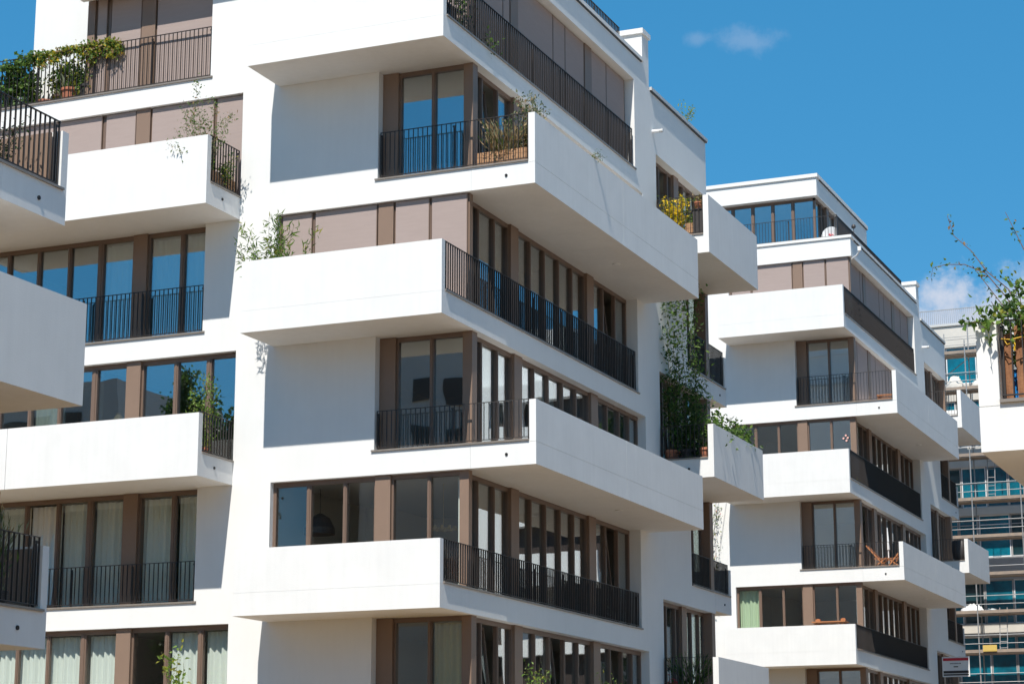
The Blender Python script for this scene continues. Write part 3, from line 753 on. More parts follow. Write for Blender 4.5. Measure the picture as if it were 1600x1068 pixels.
def lump(name, label, c, r, m, seed, cat='sack'):
    rnd = random.Random(seed); mb = MB(); n, k = 14, 8
    for i in range(k + 1):
        th = math.pi * 0.5 * i / k
        for j in range(n):
            ph = 2 * math.pi * j / n; q = 1 + rnd.uniform(-.16, .16)
            mb.v.append((c[0] + r[0] * math.cos(th) * math.cos(ph) * q, c[1] + r[1] * math.cos(th) * math.sin(ph) * q, c[2] + r[2] * math.sin(th) * q))
    for i in range(k):
        for j in range(n):
            mb.f.append((i * n + j, i * n + (j + 1) % n, (i + 1) * n + (j + 1) % n, (i + 1) * n + j)); mb.mi.append(0)
    mb.f.append(tuple(range(n))[::-1]); mb.mi.append(0)
    tag(mb.build(name, m, org=(0, 0, 0), smooth=True), label, cat)
lump('sack', 'large crumpled pale sack on the upper scaffold deck, left of the pole', (-1.75, 61.9, 16.17), (.48, .35, .72), SA, 1)
lump('sack', 'second crumpled pale sack on the upper scaffold deck, right of the pole', (-0.45, 61.9, 16.17), (.55, .35, .55), SA, 2)
lump('tarpaulin', 'white bundled tarpaulin on a lower scaffold deck', (-1.45, 61.9, 5.32), (.55, .35, .45), WP, 3, 'tarpaulin')
lump('sack', 'small light blue sack beside the white tarpaulin on the scaffold', (-0.55, 61.9, 5.32), (.4, .3, .22), PG, 4)
m_ = MB(); m_.box(-0.95, -0.3, 61.36, 61.40, 3.50, 3.80); m_.box(-0.9, -0.35, 61.355, 61.36, 3.53, 3.77); tag(m_.build('board', YP), 'yellow board leaning on the lowest visible scaffold deck', 'board')

# ================================================================== plants
def plant(name, label, cat, stems, leaves, lm, ls, stemm=STM, pot=None, seed=0, srad=0.008, kind='leaf', group=None, spread=0.06, droop=0.0, lw_=0.45):
    """stems: list of polylines (world); leaves: count; lm: leaf materials with weights; ls: leaf length"""
    rnd = random.Random(seed); base = stems[0][0]
    root = empty(name, tuple(base), label, cat, group)
    if pot:
        pk, pm, pr, phh = pot; mb = MB(); bx, by, bz = base
        if pk == 'round':
            mb.lathe([(pr * .72, 0), (pr * .95, phh * .82), (pr * 1.06, phh * .82), (pr * 1.08, phh), (pr * .94, phh), (pr * .9, phh * .88)], (bx, by, bz), 18)
            mb.build('pot', pm, root, base)
        else:
            L, D = pr; n = 3
            for i in range(n):
                q = MB(); z0 = bz + i * phh / n
                q.box(bx - L / 2, bx + L / 2, by - D / 2, by - D / 2 + .025, z0 + .004, z0 + phh / n - .004); q.build('plank', pm, root, base)
                q = MB(); q.box(bx - L / 2, bx - L / 2 + .025, by - D / 2 + .026, by + D / 2, z0 + .004, z0 + phh / n - .004)
                q.box(bx + L / 2 - .025, bx + L / 2, by - D / 2 + .026, by + D / 2, z0 + .004, z0 + phh / n - .004)
                q.box(bx - L / 2 + .026, bx + L / 2 - .026, by + D / 2 - .025, by + D / 2, z0 + .004, z0 + phh / n - .004); q.build('plank', pm, root, base)
            q = MB(); q.box(bx - L / 2 + .03, bx + L / 2 - .03, by - D / 2 + .03, by + D / 2 - .03, bz + .02, bz + phh - .04); q.build('soil', PB, root, base)
    mb = MB()
    for st in stems: mb.tube(st, srad, 5, taper=0.4)
    mb.build('stem', stemm, root, base)
    mb = MB(); cum = []
    tot = 0; segs = []
    for st in stems:
        for a, b in zip(st[:-1], st[1:]):
            L = (Vector(b) - Vector(a)).length; tot += L; segs.append((tot, Vector(a), Vector(b)))
    wts = [w for _, w in lm]
    for i in range(leaves):
        x = rnd.uniform(0, tot)
        for tt, a, b in segs:
            if x <= tt: break
        p = a.lerp(b, rnd.random()); ax = (b - a).normalized()
        p = p + Vector([rnd.gauss(0, spread) for _ in range(3)])
        d = Vector([rnd.gauss(0, 1) for _ in range(3)]).normalized()
        if kind == 'blade': d = (ax * 2.2 + d * .6).normalized()
        elif kind == 'long': d = (d + Vector((0, 0, -0.25 - droop)) + ax * .5).normalized()
        else: d = (d + Vector((0, 0, -droop))).normalized()
        L = ls * rnd.uniform(.55, 1.25); w = L * lw_ * (0.3 if kind in ('blade', 'long') else 1)
        sd = d.cross(Vector([rnd.gauss(0, 1) for _ in range(3)])).normalized() * w * .5
        bend = d.cross(sd).normalized() * L * 0.12
        m0 = p + d * L * .45 + bend; n = len(mb.v)
        mb.v += [tuple(p), tuple(m0 - sd), tuple(p + d * L), tuple(m0 + sd)]
        mb.f += [(n, n + 1, n + 2), (n, n + 2, n + 3)]
        q = rnd.choices(range(len(lm)), wts)[0]; mb.mi += [q, q]
    mb.build('foliage', [m for m, _ in lm], root, base)
    return root
def bush_stems(b, n, r, h, seed, lean=(0, 0)):
    rnd = random.Random(seed); S = []
    for i in range(n):
        a = rnd.uniform(0, 6.28); rr = r * math.sqrt(rnd.random()); hh = h * rnd.uniform(.55, 1.0)
        S.append(sway(b, (b[0] + rr * math.cos(a) + lean[0], b[1] + rr * math.sin(a) * .7 + lean[1], b[2] + hh), 5, .03, rnd.random()))
    return S
# roof terrace, top left
z = 12.52
b = (-11.95, .45, z)
plant('climbing_plant', 'dense dark green climber filling the roof terrace railing at the far left', 'plant', [sway((x, .35, z), (x + random.uniform(-.2, .2), .2, z + random.uniform(.7, 1.15)), 5, .06, i) for i, x in enumerate([-11.95, -12.2, -12.4, -11.75, -11.6, -12.6, -12.05])] + [sway((-12.5, .1, 13.5), (-11.3, .05, 13.68), 6, .04, 77)], 2600, [(LD, 3), (LG, 3), (LL, 1)], .11, pot=('round', PG, .2, .28), seed=11, spread=.09, lw_=.8)
plant('climbing_plant', 'yellow green climber in a brown pot on the roof terrace, rising to the rail', 'plant', [sway((-10.98, .5, z), (-10.98 + dx, .3, z + hh), 5, .06, i) for i, (dx, hh) in enumerate([(-.25, 1.0), (.1, 1.1), (.35, 1.05), (-.1, .8), (.2, .9)])], 1300, [(LY, 3), (LG, 3), (LD, 1.5)], .085, pot=('round', PB, .24, .26), seed=12, spread=.09, lw_=.7)
plant('potted_plant', 'broad leaved plant in a terracotta pot behind the roof terrace railing', 'plant', bush_stems((-10.62, .3, z), 9, .3, .85, 5), 90, [(LG, 2), (LS, 2)], .3, pot=('round', TC, .21, .34), seed=13, kind='blade', lw_=.8)
plant('potted_plant', 'green shrub in a black pot behind the roof terrace railing beside the blinds', 'plant', [sway((-10.12, .3, z), (-10.12 + dx, .2, z + hh), 5, .05, i + 9) for i, (dx, hh) in enumerate([(-.35, 1.0), (0, 1.25), (.2, 1.1), (.1, .7), (-.2, .7), (-.45, .9)])], 1400, [(LG, 3), (LY, 2), (LD, 2)], .085, pot=('round', PD, .2, .36), seed=14, spread=.08, lw_=.7)
plant('climbing_plant', 'vine with yellowing leaves trailing along the top of the terrace rail', 'plant', [sway((-11.6, .06, 13.72), (-9.2, .05, 13.8), 10, .03, 3)] + [sway((x, .05, 13.75), (x + .08, .0, 13.75 - l), 3, .03, int(x * 10)) for x, l in ((-9.9, .35), (-9.7, .3), (-9.4, .4), (-10.2, .3), (-10.9, .3), (-9.15, .25), (-11.3, .3))], 2200, [(LY, 3), (LB, 1), (LG, 3), (LO, .5)], .08, seed=15, spread=.055, lw_=.75, stemm=STB)
m_ = MB(); m_.lathe([(.16, 0), (.2, .12), (.19, .14), (.17, .1)], (-11.3, .3, z), 16); tag(m_.build('plant_saucer', TC), 'low terracotta bowl on the roof terrace floor behind the railing', 'bowl')
# left bay upper balcony
sb = (-6.15, -1.1, 9.42)
plant('wispy_shrub', 'airy small leaved shrub rising over the corner of the upper left balcony', 'shrub', [sway((sb[0], sb[1], 9.42), (sb[0] + dx, sb[1] + dy, zt), 7, .05, i) for i, (dx, dy, zt) in enumerate([(-.55, 0, 10.9), (-.35, -.1, 11.3), (-.1, 0, 11.5), (.05, -.1, 12.0), (.3, .05, 11.6), (.55, .1, 11.1), (.75, .2, 11.15), (-.2, .1, 11.2), (.15, 0, 11.2), (.6, -.1, 10.75), (-.45, -.35, 10.5), (-.2, -.4, 10.35)])], 2300, [(LS, 3), (LG, 3), (LB, .7)], .075, pot=('round', PB, .2, .35), seed=21, spread=.07, srad=.006, stemm=STB)
plant('balcony_planter', 'wooden planter with green plants behind the side railing of the upper left balcony', 'planter', bush_stems((-5.92, -.62, 9.45), 18, .45, 1.0, 8), 1100, [(LG, 3), (LD, 2), (LY, 1)], .08, pot=('box', PLK, (.3, 1.1), .42), seed=22, kind='leaf')
plant('balcony_plant', 'leafy green plant behind the side railing of the middle left balcony', 'plant', [sway((-6.05, -.75, 3.42), (-6.05 + dx, -.75 + dy, zt), 6, .04, i) for i, (dx, dy, zt) in enumerate([(0, 0, 5.45), (.15, .2, 5.0), (-.15, -.1, 5.1), (.1, .45, 4.7), (-.1, -.3, 4.6), (.1, .1, 5.3), (0, .3, 4.3)])], 1050, [(LL, 3), (LG, 3), (LY, .8)], .08, pot=('round', TC, .17, .3), seed=23, spread=.06, lw_=.55)
plant('balcony_plant', 'yellow green branching plant on the lowest left balcony in front of the curtains', 'plant', [sway((-6.55, -.9, -2.58), (-6.55 + dx, -.9 + dy, zt), 6, .05, i) for i, (dx, dy, zt) in enumerate([(0, 0, -.75), (.15, .1, -.6), (.4, .1, -.85), (-.15, 0, -.55), (.0, 0, -1.2), (.25, 0, -1.3)])], 330, [(LY, 3), (LL, 3)], .13, pot=('round', TC, .17, .3), seed=24, spread=.05, lw_=.6)
# oleander at the left end of the middle balcony
plant('oleander', 'bushy oleander leaning over the left end of the central balcony', 'shrub', [sway((-4.1, -1.1, 6.42), (-4.1 + dx, -1.15 + dy, zt), 6, .04, i) for i, (dx, dy, zt) in enumerate([(0, 0, 8.75), (-.2, 0, 8.5), (.2, 0, 8.55), (-.75, -.1, 8.5), (-.95, -.1, 8.1), (-.5, -.15, 7.9), (.45, 0, 8.3), (.1, .1, 8.2), (-.1, -.1, 8.0), (.95, .1, 8.2), (.3, -.1, 7.9), (0, 0, 8.3), (-.3, 0, 8.1)])], 1700, [(LG, 3), (LL, 3), (LY, 1), (LD, 1)], .165, pot=('round', PD, .25, .4), seed=31, kind='long', spread=.055, lw_=.55)
# long tray under the top floor: planter with grasses and shrub
plant('balcony_planter', 'long wooden planter with dry grasses behind the railing of the upper corner balcony', 'planter', bush_stems((0.62, .42, 9.55), 34, .52, 1.0, 41) , 2300, [(LT, 5), (LB, 1), (LS, 2), (LG, 1)], .17, pot=('box', PLK, (1.15, .42), .34), seed=41, kind='blade', spread=.08, lw_=.22, srad=.004)
plant('olive_shrub', 'silver green olive shrub in the corner of the upper corner balcony', 'shrub', bush_stems((.98, .75, 9.45), 18, .52, 1.85, 42), 2300, [(LS, 4), (LD, 2), (LT, 1)], .10, pot=('round', PD, .22, .4), seed=42, spread=.07, stemm=STB, lw_=.4)
plant('trailing_plant', 'small green shoots hanging over the long solid parapet', 'plant', [sway((1.35, 3.5, 10.58), (1.62, 3.55 + i * .06, 10.74 - i * .03), 4, .02, i) for i in range(5)], 90, [(LL, 2), (LG, 2)], .07, seed=43, spread=.04, kind='long')
plant('balcony_plant', 'dark leafy climber behind the side railing at the corner of the top balcony', 'plant', [sway((-.35, -1.0 + .16 * i, 12.42), (-.2, -1.0 + .18 * i, 13.6 + .5 * math.sin(i)), 5, .06, i) for i in range(9)] + [sway((-.1, .9, 12.9), (.12, 1.0, 12.45), 4, .03, 50)], 800, [(LG, 3), (LD, 3), (LL, 1)], .10, pot=('round', PD, .18, .3), seed=51, spread=.09, lw_=.6)
m_ = MB(); m_.box(-1.1, -.15, -1.15, -.5, 12.42, 12.9); m_.box(-1.14, -.11, -1.19, -.46, 12.9, 12.94); tag(m_.build('storage_box', PD), 'black storage box behind the railing at the corner of the top balcony', 'box')
# rear balconies of the central building
plant('flowering_shrub', 'golden yellow flowering shrub on the rear upper balcony', 'shrub', bush_stems((.42, 12.6, 10.92), 22, .45, 1.5, 61), 2000, [(LO, 5), (LY, 2), (LG, 1)], .085, pot=('round', PD, .2, .3), seed=61, spread=.07, lw_=.7)
plant('balcony_planter', 'pale wooden planter with green plants beside the yellow shrub', 'planter', bush_stems((1.0, 12.62, 11.0), 18, .40, .9, 62), 1200, [(LG, 3), (LL, 2), (LY, 1)], .09, pot=('box', PLK, (.55, .4), .45), seed=62, spread=.06, kind='leaf')
plant('hanging_pot', 'terracotta pot of dry flowers standing high beside the parapet post', 'plant', bush_stems((1.12, 12.4, 11.78), 8, .2, .36, 63), 160, [(LT, 2), (LY, 2), (LG, 1)], .08, pot=('round', TC, .12, .2), seed=63)
m_ = MB(); m_.box(.98, 1.26, 12.3, 12.5, 10.9, 11.76); m_.box(.95, 1.29, 12.27, 12.53, 11.76, 11.78); tag(m_.build('plant_stand', PD), 'dark narrow stand carrying the terracotta pot on the rear upper balcony', 'plant stand')
plant('climbing_plant', 'tall climber hanging down between the rear balconies beside the glass', 'plant', [sway((.22 + .1 * i, 12.5 + .12 * i, 5.0), (.12 + .11 * i, 12.35 + .18 * i, 10.5 - .25 * (i % 3)), 12, .06, i) for i in range(6)], 1900, [(LD, 3), (LG, 3), (LL, 1)], .12, pot=('round', TC, .2, .3), seed=64, spread=.12, droop=.3, lw_=.5)
plant('bamboo', 'lush potted bamboo filling the rear middle balcony', 'plant', bush_stems((.55, 12.75, 4.95), 26, .7, 2.8, 65), 2100, [(LD, 4), (LG, 3), (LL, 1)], .17, pot=('round', PD, .24, .4), seed=65, kind='long', spread=.1, lw_=.6, droop=.2)
plant('parapet_plant', 'low green plants growing along the top of the rear middle parapet', 'plant', [sway((1.15, 12.4 + .42 * i, 5.3), (1.3, 12.4 + .42 * i, 6.1 + .13 * ((i * 7) % 3)), 4, .05, i) for i in range(9)], 1700, [(LD, 3), (LG, 3), (LL, 1)], .12, seed=66, spread=.10, lw_=.6)
for (x_, y_, lab) in ((.25, 12.32, 'small terracotta pot at the left foot of the rear middle balcony railing'), (1.18, 12.32, 'small terracotta pot beside the parapet post of the rear middle balcony')):
    m_ = MB(); m_.lathe([(.1, 0), (.14, .2), (.16, .2), (.16, .26), (.13, .26), (.12, .22)], (x_, y_ , 4.91 + .13), 16); tag(m_.build('flower_pot', TC, smooth=False), lab, 'pot')
plant('roof_plant', 'small yellow green plant growing on the rear roof edge', 'plant', bush_stems((-.35, 15.55, 15.19), 12, .45, .75, 67), 260, [(LL, 2), (LY, 2)], .09, seed=67, spread=.05, srad=.005)
plant('palm', 'potted palms behind the railing of the lowest rear balcony', 'plant', bush_stems((.6, 12.6, -1.08), 16, .7, 1.0, 68), 650, [(LD, 4), (LG, 3)], .18, pot=('round', TC, .22, .3), seed=68, kind='blade', spread=.05, lw_=.35)
plant('flower_box', 'red flowers low behind the railing of the lowest rear balcony', 'flowers', bush_stems((.2, 12.35, -1.05), 8, .3, .5, 69), 260, [(LR, 3), (LG, 2)], .08, pot=('round', PD, .13, .2), seed=69)
# tops of plants on the lowest long tray
for i, (y_, lab) in enumerate(((.7, 'sprawling yellow green plant topping the parapet at the lower picture edge'), (4.9, 'small dark green plant topping the lowest parapet further along'))):
    plant('parapet_plant', lab, 'plant', [sway((1.2, y_, -2.5), (1.2 + .2 * math.sin(j), y_ + .22 * (j - 3), -1.15 + .15 * math.cos(j * 2)), 5, .04, j) for j in range(7)], 420, [(LL, 3), (LG, 2), (LY, 1)], .09, seed=70 + i, pot=('round', TC, .16, .3), spread=.06)
# near-left block
plant('balcony_plant', 'pale grassy plant rising behind the lowest near left railing', 'plant', bush_stems((.22, -16.05, -1.38), 16, .36, 1.55, 81), 420, [(LS, 3), (LT, 2), (LG, 2)], .15, pot=('round', PD, .16, .3), seed=81, kind='blade', lw_=.35)
plant('balcony_plant', 'dark shaded bush behind the upper near left railing', 'plant', bush_stems((-.38, -15.95, 4.62), 22, .5, 1.0, 82), 1300, [(LD, 6), (LG, 1), (LB, .4)], .06, pot=('round', PD, .2, .3), seed=82, spread=.08)
# near-right corner: planks and climber
m0 = empty('plank_screen', (14.1, -17.5, .15), 'rough brown vertical planks behind the railing of the near right balcony', 'screen')
for i, (x_, w_, dx) in enumerate(((13.985, .095, .01), (14.125, .125, -.012), (14.27, .15, .01), (14.44, .16, -.01), (14.62, .17, 0))):
    m_ = MB(); n = len(m_.v); y0_, y1_ = -17.62 + .02 * (i % 2), -17.57 + .02 * (i % 2); zt = .86 + .03 * ((i * 3) % 4); zb_ = .165
    m_.v = [(x_, y0_, zb_), (x_ + w_, y0_, zb_), (x_ + w_, y1_, zb_), (x_, y1_, zb_), (x_ + dx, y0_, zt), (x_ + w_ + dx, y0_, zt + .02), (x_ + w_ + dx, y1_, zt + .02), (x_ + dx, y1_, zt)]
    m_.f = [(0, 3, 2, 1), (4, 5, 6, 7), (0, 1, 5, 4), (1, 2, 6, 5), (2, 3, 7, 6), (3, 0, 4, 7)]; m_.mi = [0] * 6
    m_.build('plank', PLD, m0, (14.1, -17.5, .15))
m_ = MB(); m_.box(14.06, 14.095, -17.5, -17.46, .15, .50); m_.box(14.102, 14.13, -17.5, -17.46, .15, .50); m_.box(14.03, 14.16, -17.46, -17.4, .15, .52); tag(m_.build('water_can', BP), 'bright blue plastic container glimpsed between the planks', 'container')
m_ = MB(); m_.tube([(14.0, -17.72, .80), (14.1, -17.74, .78), (14.2, -17.73, .80), (14.34, -17.72, .79)], .006, 6); m_.tube([(14.12, -17.74, .79), (14.14, -17.75, .72), (14.13, -17.74, .66)], .010, 6); m_.tube([(14.02, -17.73, .80), (14.06, -17.74, .73), (14.12, -17.74, .75)], .005, 6); tag(m_.build('ribbon', YT), 'yellow ribbon tied round the near right balcony railing', 'ribbon')
cs = [sway((14.15 + .05 * i, -17.35, .2), (14.02 + .09 * i, -17.45, 1.15 + .09 * i + .12 * (i % 3)), 6, .05, i) for i in range(10)]
cs += [sway((14.0 + .1 * i, -17.62, .9), (13.94 + .12 * i, -17.7, 1.12), 4, .04, 20 + i) for i in range(8)]
plant('climbing_plant', 'big leafy climber massed over the plank screen of the near right balcony', 'plant', cs, 2600, [(LG, 4), (LD, 3), (LL, 3), (LY, .8)], .07, seed=91, spread=.085, lw_=.75, stemm=STB)
tw = [[(14.2, -17.4, 1.0), (14.02, -17.4, 1.32), (13.82, -17.4, 1.6), (13.6, -17.4, 1.72), (13.4, -17.4, 1.74), (13.26, -17.4, 1.72), (13.235, -17.4, 1.62)],
      [(14.2, -17.4, 1.0), (14.05, -17.4, 1.4), (13.83, -17.4, 1.62), (13.68, -17.4, 1.86), (13.5, -17.4, 2.05), (13.44, -17.4, 2.28)],
      [(14.25, -17.4, 1.0), (14.0, -17.4, 1.2), (13.82, -17.4, 1.48), (13.68, -17.4, 1.7)],
      [(14.3, -17.4, 1.3), (14.28, -17.4, 1.7), (14.16, -17.4, 2.0), (14.06, -17.4, 2.25)],
      [(14.3, -17.4, 1.5), (14.36, -17.4, 1.85), (14.3, -17.4, 2.1)]]
plant('climbing_plant', 'bare thorny shoots of the near right climber reaching out against the sky', 'plant', tw, 190, [(LG, 3), (LD, 2), (LB, 1.5), (LL, 1)], .05, seed=92, spread=.028, srad=.007, stemm=STB, lw_=.6)
tw2 = [sway((13.9, -17.85, .93), (13.62, -17.95, 1.0), 3, .01, 2), sway((13.9, -17.85, .93), (13.9, -17.95, .72), 3, .01, 3), sway((13.95, -17.8, .95), (13.78, -17.9, 1.08), 3, .01, 4)]
plant('trailing_plant', 'few green leaves creeping over the white parapet of the near right balcony', 'plant', tw2, 45, [(LG, 2), (LL, 3)], .10, seed=93, spread=.02, lw_=.7)

# ================================================================== furniture on the balconies
def deck_chair(name, label, c, ang, m=WD, group=None, s=1.0):
    root = empty(name, c, label, 'chair', group); ca, sa = math.cos(ang), math.sin(ang)
    def Pq(x, y, z): return (c[0] + (x * ca - y * sa) * s, c[1] + (x * sa + y * ca) * s, c[2] + z * s)
    for sy in (-.24, .24):
        q = MB(); q.beam(Pq(.42, sy, 0), Pq(-.36, sy, .92), .03, .045); q.build('back_leg', m, root, c)
        q = MB(); q.beam(Pq(-.30, sy * .9, 0), Pq(.34, sy * .9, .45), .03, .04); q.build('front_leg', m, root, c)
    for i in range(5):
        q = MB(); x_ = -.05 + i * .09; q.beam(Pq(x_, -.25, .44), Pq(x_, .25, .44), .07, .018); q.build('slat', m, root, c)
    for i in range(4):
        q = MB(); t = .55 + i * .12; q.beam(Pq(.42 - .78 * t, -.24, .92 * t + .02), Pq(.42 - .78 * t, .24, .92 * t + .02), .02, .07); q.build('slat', m, root, c)
    return root
deck_chair('folding_chair', 'red brown folding wooden chair behind the side railing of the central balcony', (-.75, -.75, .42), R(8))
T2 = (-.10, 34.47, 1.09)
deck_chair('folding_chair', 'left one of two teak folding chairs on the corner balcony of the far block', (.28, 35.25, T2[2] + 3.42), R(0), group='teak chairs on the far block balcony')
deck_chair('folding_chair', 'right one of two teak folding chairs on the far block balcony, by the parapet', (.98, 35.3, T2[2] + 3.42), R(180), group='teak chairs on the far block balcony')
m_ = MB(); m_.tube([(.62, 35.5, 4.5), (.60, 35.5, 5.9)], .02, 8); m_.tube([(.62, 35.5, 5.3), (.60, 35.5, 6.1)], .05, 8, taper=.3); m_.box(.45, .79, 35.35, 35.65, 4.5, 4.56); tag(m_.build('folded_parasol', WP), 'closed white parasol between the two teak chairs', 'parasol')
tb = empty('garden_table', (-1.1, 33.7, 1.51), 'wooden table top just showing over the solid balcony of the far block', 'table')
m_ = MB(); m_.box(-1.75, -.55, 33.4, 34.0, 2.60, 2.64); m_.build('table_top', WD, tb, (-1.1, 33.7, 1.51))
for sx in (-1.65, -.7):
    for sy in (33.45, 33.9):
        m_ = MB(); m_.box(sx, sx + .06, sy, sy + .06, 1.51, 2.60); m_.build('leg', WD, tb, (-1.1, 33.7, 1.51))
for x_, lab in ((-1.66, 'left small wooden stump on the table of the far block'), (-.75, 'right small wooden stump on the table of the far block')):
    m_ = MB(); m_.box(x_, x_ + .16, 33.6, 33.75, 2.64, 2.73); m_.box(x_ + .03, x_ + .13, 33.63, 33.72, 2.73, 2.75); tag(m_.build('block', WD), lab, 'block')
m_ = MB(); m_.box(.55, 1.28, 34.9, 35.4, T2[2] + 9.75, T2[2] + 9.80); m_.box(.57, .6, 34.92, 35.38, T2[2] + 9.42, T2[2] + 9.75); m_.box(1.22, 1.26, 34.92, 35.38, T2[2] + 9.42, T2[2] + 9.75); m_.box(.57, 1.26, 34.9, 34.915, T2[2] + 9.5, T2[2] + 9.65)
tag(m_.build('bench', WD), 'small wooden bench on the upper corner balcony of the far block', 'bench')
# round white disc on the far roof terrace
dsh = empty('satellite_dish', (-1.0, 35.3, 16.2), 'white round dish with red marks standing on the far roof terrace', 'satellite dish')
m_ = MB(); n = 28
for rr, yy in ((.01, .05), (.2, .03), (.34, -.02), (.36, -.02)):
    for k in range(n):
        a = 2 * math.pi * k / n; m_.v.append((-1.0 + rr * math.cos(a), 35.2 + yy, 17.12 + rr * math.sin(a)))
for i in range(3):
    for k in range(n): m_.f.append((i * n + k, i * n + (k + 1) % n, (i + 1) * n + (k + 1) % n, (i + 1) * n + k)); m_.mi.append(0)
m_.build('reflector', WP, dsh, (-1.0, 35.3, 16.2), smooth=True)
m_ = MB(); m_.tube([(-1.06, 35.18, 17.2), (-1.02, 35.18, 17.13), (-.95, 35.18, 17.08)], .035, 8); m_.tube([(-.98, 35.17, 17.18), (-.9, 35.17, 17.14)], .02, 6); m_.build('red_mark', RD, dsh, (-1.0, 35.3, 16.2))
m_ = MB(); m_.tube([(-1.0, 35.32, 16.2), (-1.0, 35.28, 17.1)], .025, 8); m_.build('mast', ST, dsh, (-1.0, 35.3, 16.2))
m_ = MB(); m_.tube([(-.42, 36.4, 16.85), (-.42, 36.4, 17.65)], .012, 6); m_.lathe([(.01, -.09), (.07, -.06), (.09, 0), (.07, .06), (.01, .09)], (-.42, 36.4, 17.74), 12); tag(m_.build('globe_lamp', PD), 'dark ball on a thin rod above the far roof railing', 'lamp')
m_ = MB(); m_.tube([(-.10, 34.55, 15.98), (.12, 34.4, 16.05), (.28, 34.3, 16.2)], .025, 8); m_.box(.22, .34, 34.2, 34.3, 16.18, 16.34); tag(m_.build('wall_camera', WP), 'small white device on a bracket at the far roof corner', 'device')
plant('balcony_plant', 'small green creeper on the inside of the far block top railing', 'plant', [sway((-.28, 34.1, 13.55), (-.25, 34.25, 14.55), 6, .04, 5), sway((-.28, 34.3, 13.55), (-.25, 34.45, 14.1), 5, .04, 6)], 160, [(LL, 2), (LD, 2)], .08, seed=101, spread=.05)
plant('balcony_plant', 'tiny yellow tuft behind the middle railing of the far block', 'plant', bush_stems((-.28, 34.3, 7.5), 8, .16, .4, 102), 60, [(LY, 3), (LL, 1)], .08, seed=102, kind='blade')
plant('climbing_plant', 'flowering climber trained on wires up the sunlit wall of the far block', 'plant', [[(-5.95 + .12 * i, 34.28, 3.0), (-5.75 + .12 * i, 34.3, 5.6), (-5.45 + .05 * i, 34.35, 7.1)] for i in range(3)], 330, [(LG, 2), (LY, 1.5), (LD, 1), (LR, .25)], .09, seed=103, spread=.09, srad=.007, stemm=STB)
m_ = MB()
for x0, x1 in ((-6.1, -5.15), (-6.0, -5.05), (-5.6, -4.8)): m_.tube([(x0, 34.40, 4.2), (x1, 34.42, 9.0)], .006, 5)
tag(m_.build('climbing_wires', ST), 'thin slanting wires fixed to the sunlit wall of the far block', 'wires')
# kettle grill and sign on the far block
gk = empty('kettle_grill', (1.0, 46.95, 5.95), 'black covered grill on the rear balcony of the far block', 'grill')
m_ = MB(); m_.lathe([(.26, .55), (.33, .62), (.36, .9), (.35, 1.3), (.28, 1.36), (.1, 1.38)], (1.0, 46.95, 5.6), 16); m_.build('cover', PD, gk, (1.0, 46.95, 5.95), smooth=True)
for k in range(3):
    a = k * 2.1; m_ = MB(); m_.tube([(1.0 + .12 * math.cos(a), 46.95 + .12 * math.sin(a), 6.2), (1.0 + .28 * math.cos(a), 46.95 + .28 * math.sin(a), 5.99)], .012, 6); m_.build('leg', ST, gk, (1.0, 46.95, 5.95))
sg = empty('sign', (.55, 46.8, 1.2), 'white notice board with a red strip on the lower rear balcony of the far block', 'sign')
m_ = MB(); m_.box(.12, 1.22, 46.50, 46.54, 1.42, 2.22); m_.build('board', WP, sg, (.55, 46.8, 1.2))
m_ = MB(); m_.box(.16, 1.18, 46.492, 46.499, 2.06, 2.17); m_.build('red_strip', RD, sg, (.55, 46.8, 1.2))
m_ = MB(); m_.box(.16, 1.18, 46.492, 46.499, 1.56, 1.66); m_.box(.16, 1.18, 46.492, 46.499, 1.47, 1.53)
for i in range(9): m_.box(.44 + i * .05, .47 + i * .05, 46.492, 46.499, 1.93, 1.97)
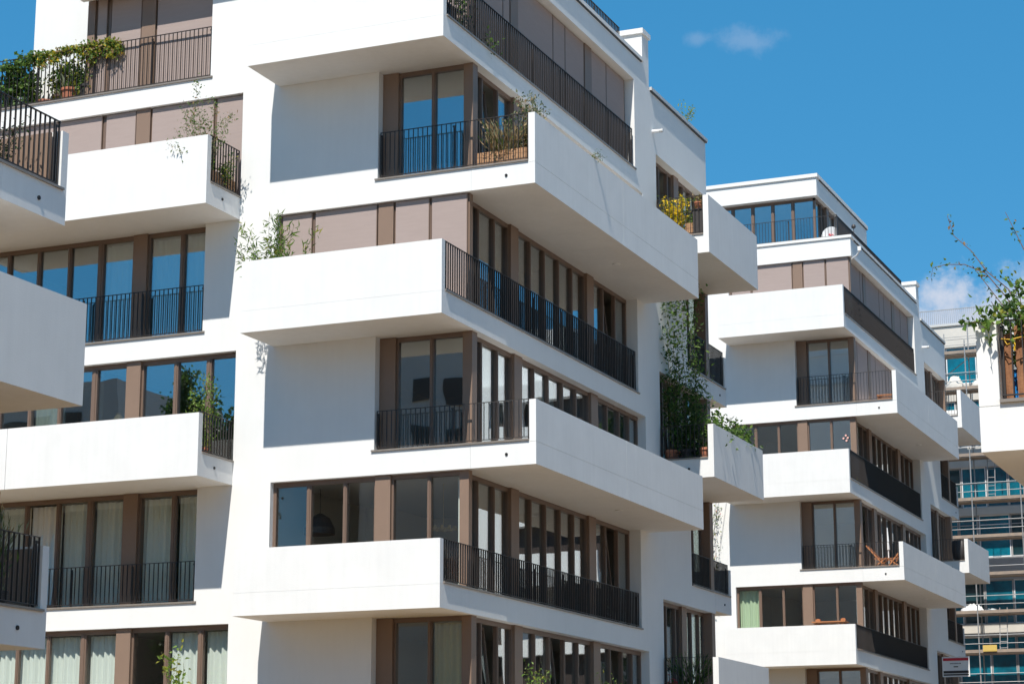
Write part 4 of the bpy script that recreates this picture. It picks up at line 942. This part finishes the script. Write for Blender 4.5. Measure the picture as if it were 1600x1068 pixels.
m_.box(.58, .76, 46.492, 46.499, 1.80, 1.84); m_.build('text_strip', PD, sg, (.55, 46.8, 1.2))
st_ = empty('sticker_group', (-.6, 34.55, 9.3), 'four small pink dots stuck on a window of the far block', 'stickers')
for dx, dz in ((0, .09), (.07, 0), (-.09, -.01), (.02, -.1)):
    m_ = MB(); m_.tube([(-.57 + dx, 34.600, 9.33 + dz), (-.57 + dx, 34.590, 9.33 + dz)], .04, 10); m_.build('dot', PK, st_, (-.6, 34.55, 9.3))
# things seen inside the rooms of the central building
U1.curtain('A', 0.14, -.40, -.2, .42, 3, U1.root, CU)
m_ = MB(); m_.lathe([(.34, 0), (.33, .14), (.22, .36), (.06, .46)], (-4.15, 1.2, 1.98), 20); m_.tube([(-4.15, 1.2, 2.4), (-4.15, 1.2, 2.99)], .01, 5); tag(m_.build('pendant_lamp', FU), 'dark domed pendant lamp hanging inside the window above the lowest white balcony', 'lamp')
vs_ = MB(); vs_.lathe([(.05, 0), (.13, .1), (.15, .24), (.08, .36), (.05, .40), (.07, .44)], (-9.05, .55, 4.50), 16); vs_.lathe([(.2, -.06), (.2, 0)], (-9.05, .55, 4.49), 16); vs_.lathe([(.03, 0), (.03, 1.0)], (-9.05, .55, 3.42), 8)
tag(vs_.build('vase_stand', LT, smooth=False), 'small cream vase on a stand inside the left window above the long white balcony', 'vase')
m_ = MB()
for k in range(10):
    a = k * .63; m_.tube([(-1.35 + .26 * math.cos(a), 1.6 + .26 * math.sin(a), 1.98), (-1.35 + .26 * math.cos(a), 1.6 + .26 * math.sin(a), 2.06)], .035, 6)
m_.tube([(-1.35 + .26 * math.cos(k * .63), 1.6 + .26 * math.sin(k * .63), 2.0) for k in range(11)], .012, 5); m_.tube([(-1.35, 1.6, 2.0), (-1.35, 1.6, 2.99)], .008, 5); m_.tube([(-1.61, 1.6, 2.0), (-1.09, 1.6, 2.0)], .01, 5)
tag(m_.build('chandelier', LT), 'round pale chandelier inside the window beside the corner post', 'chandelier')
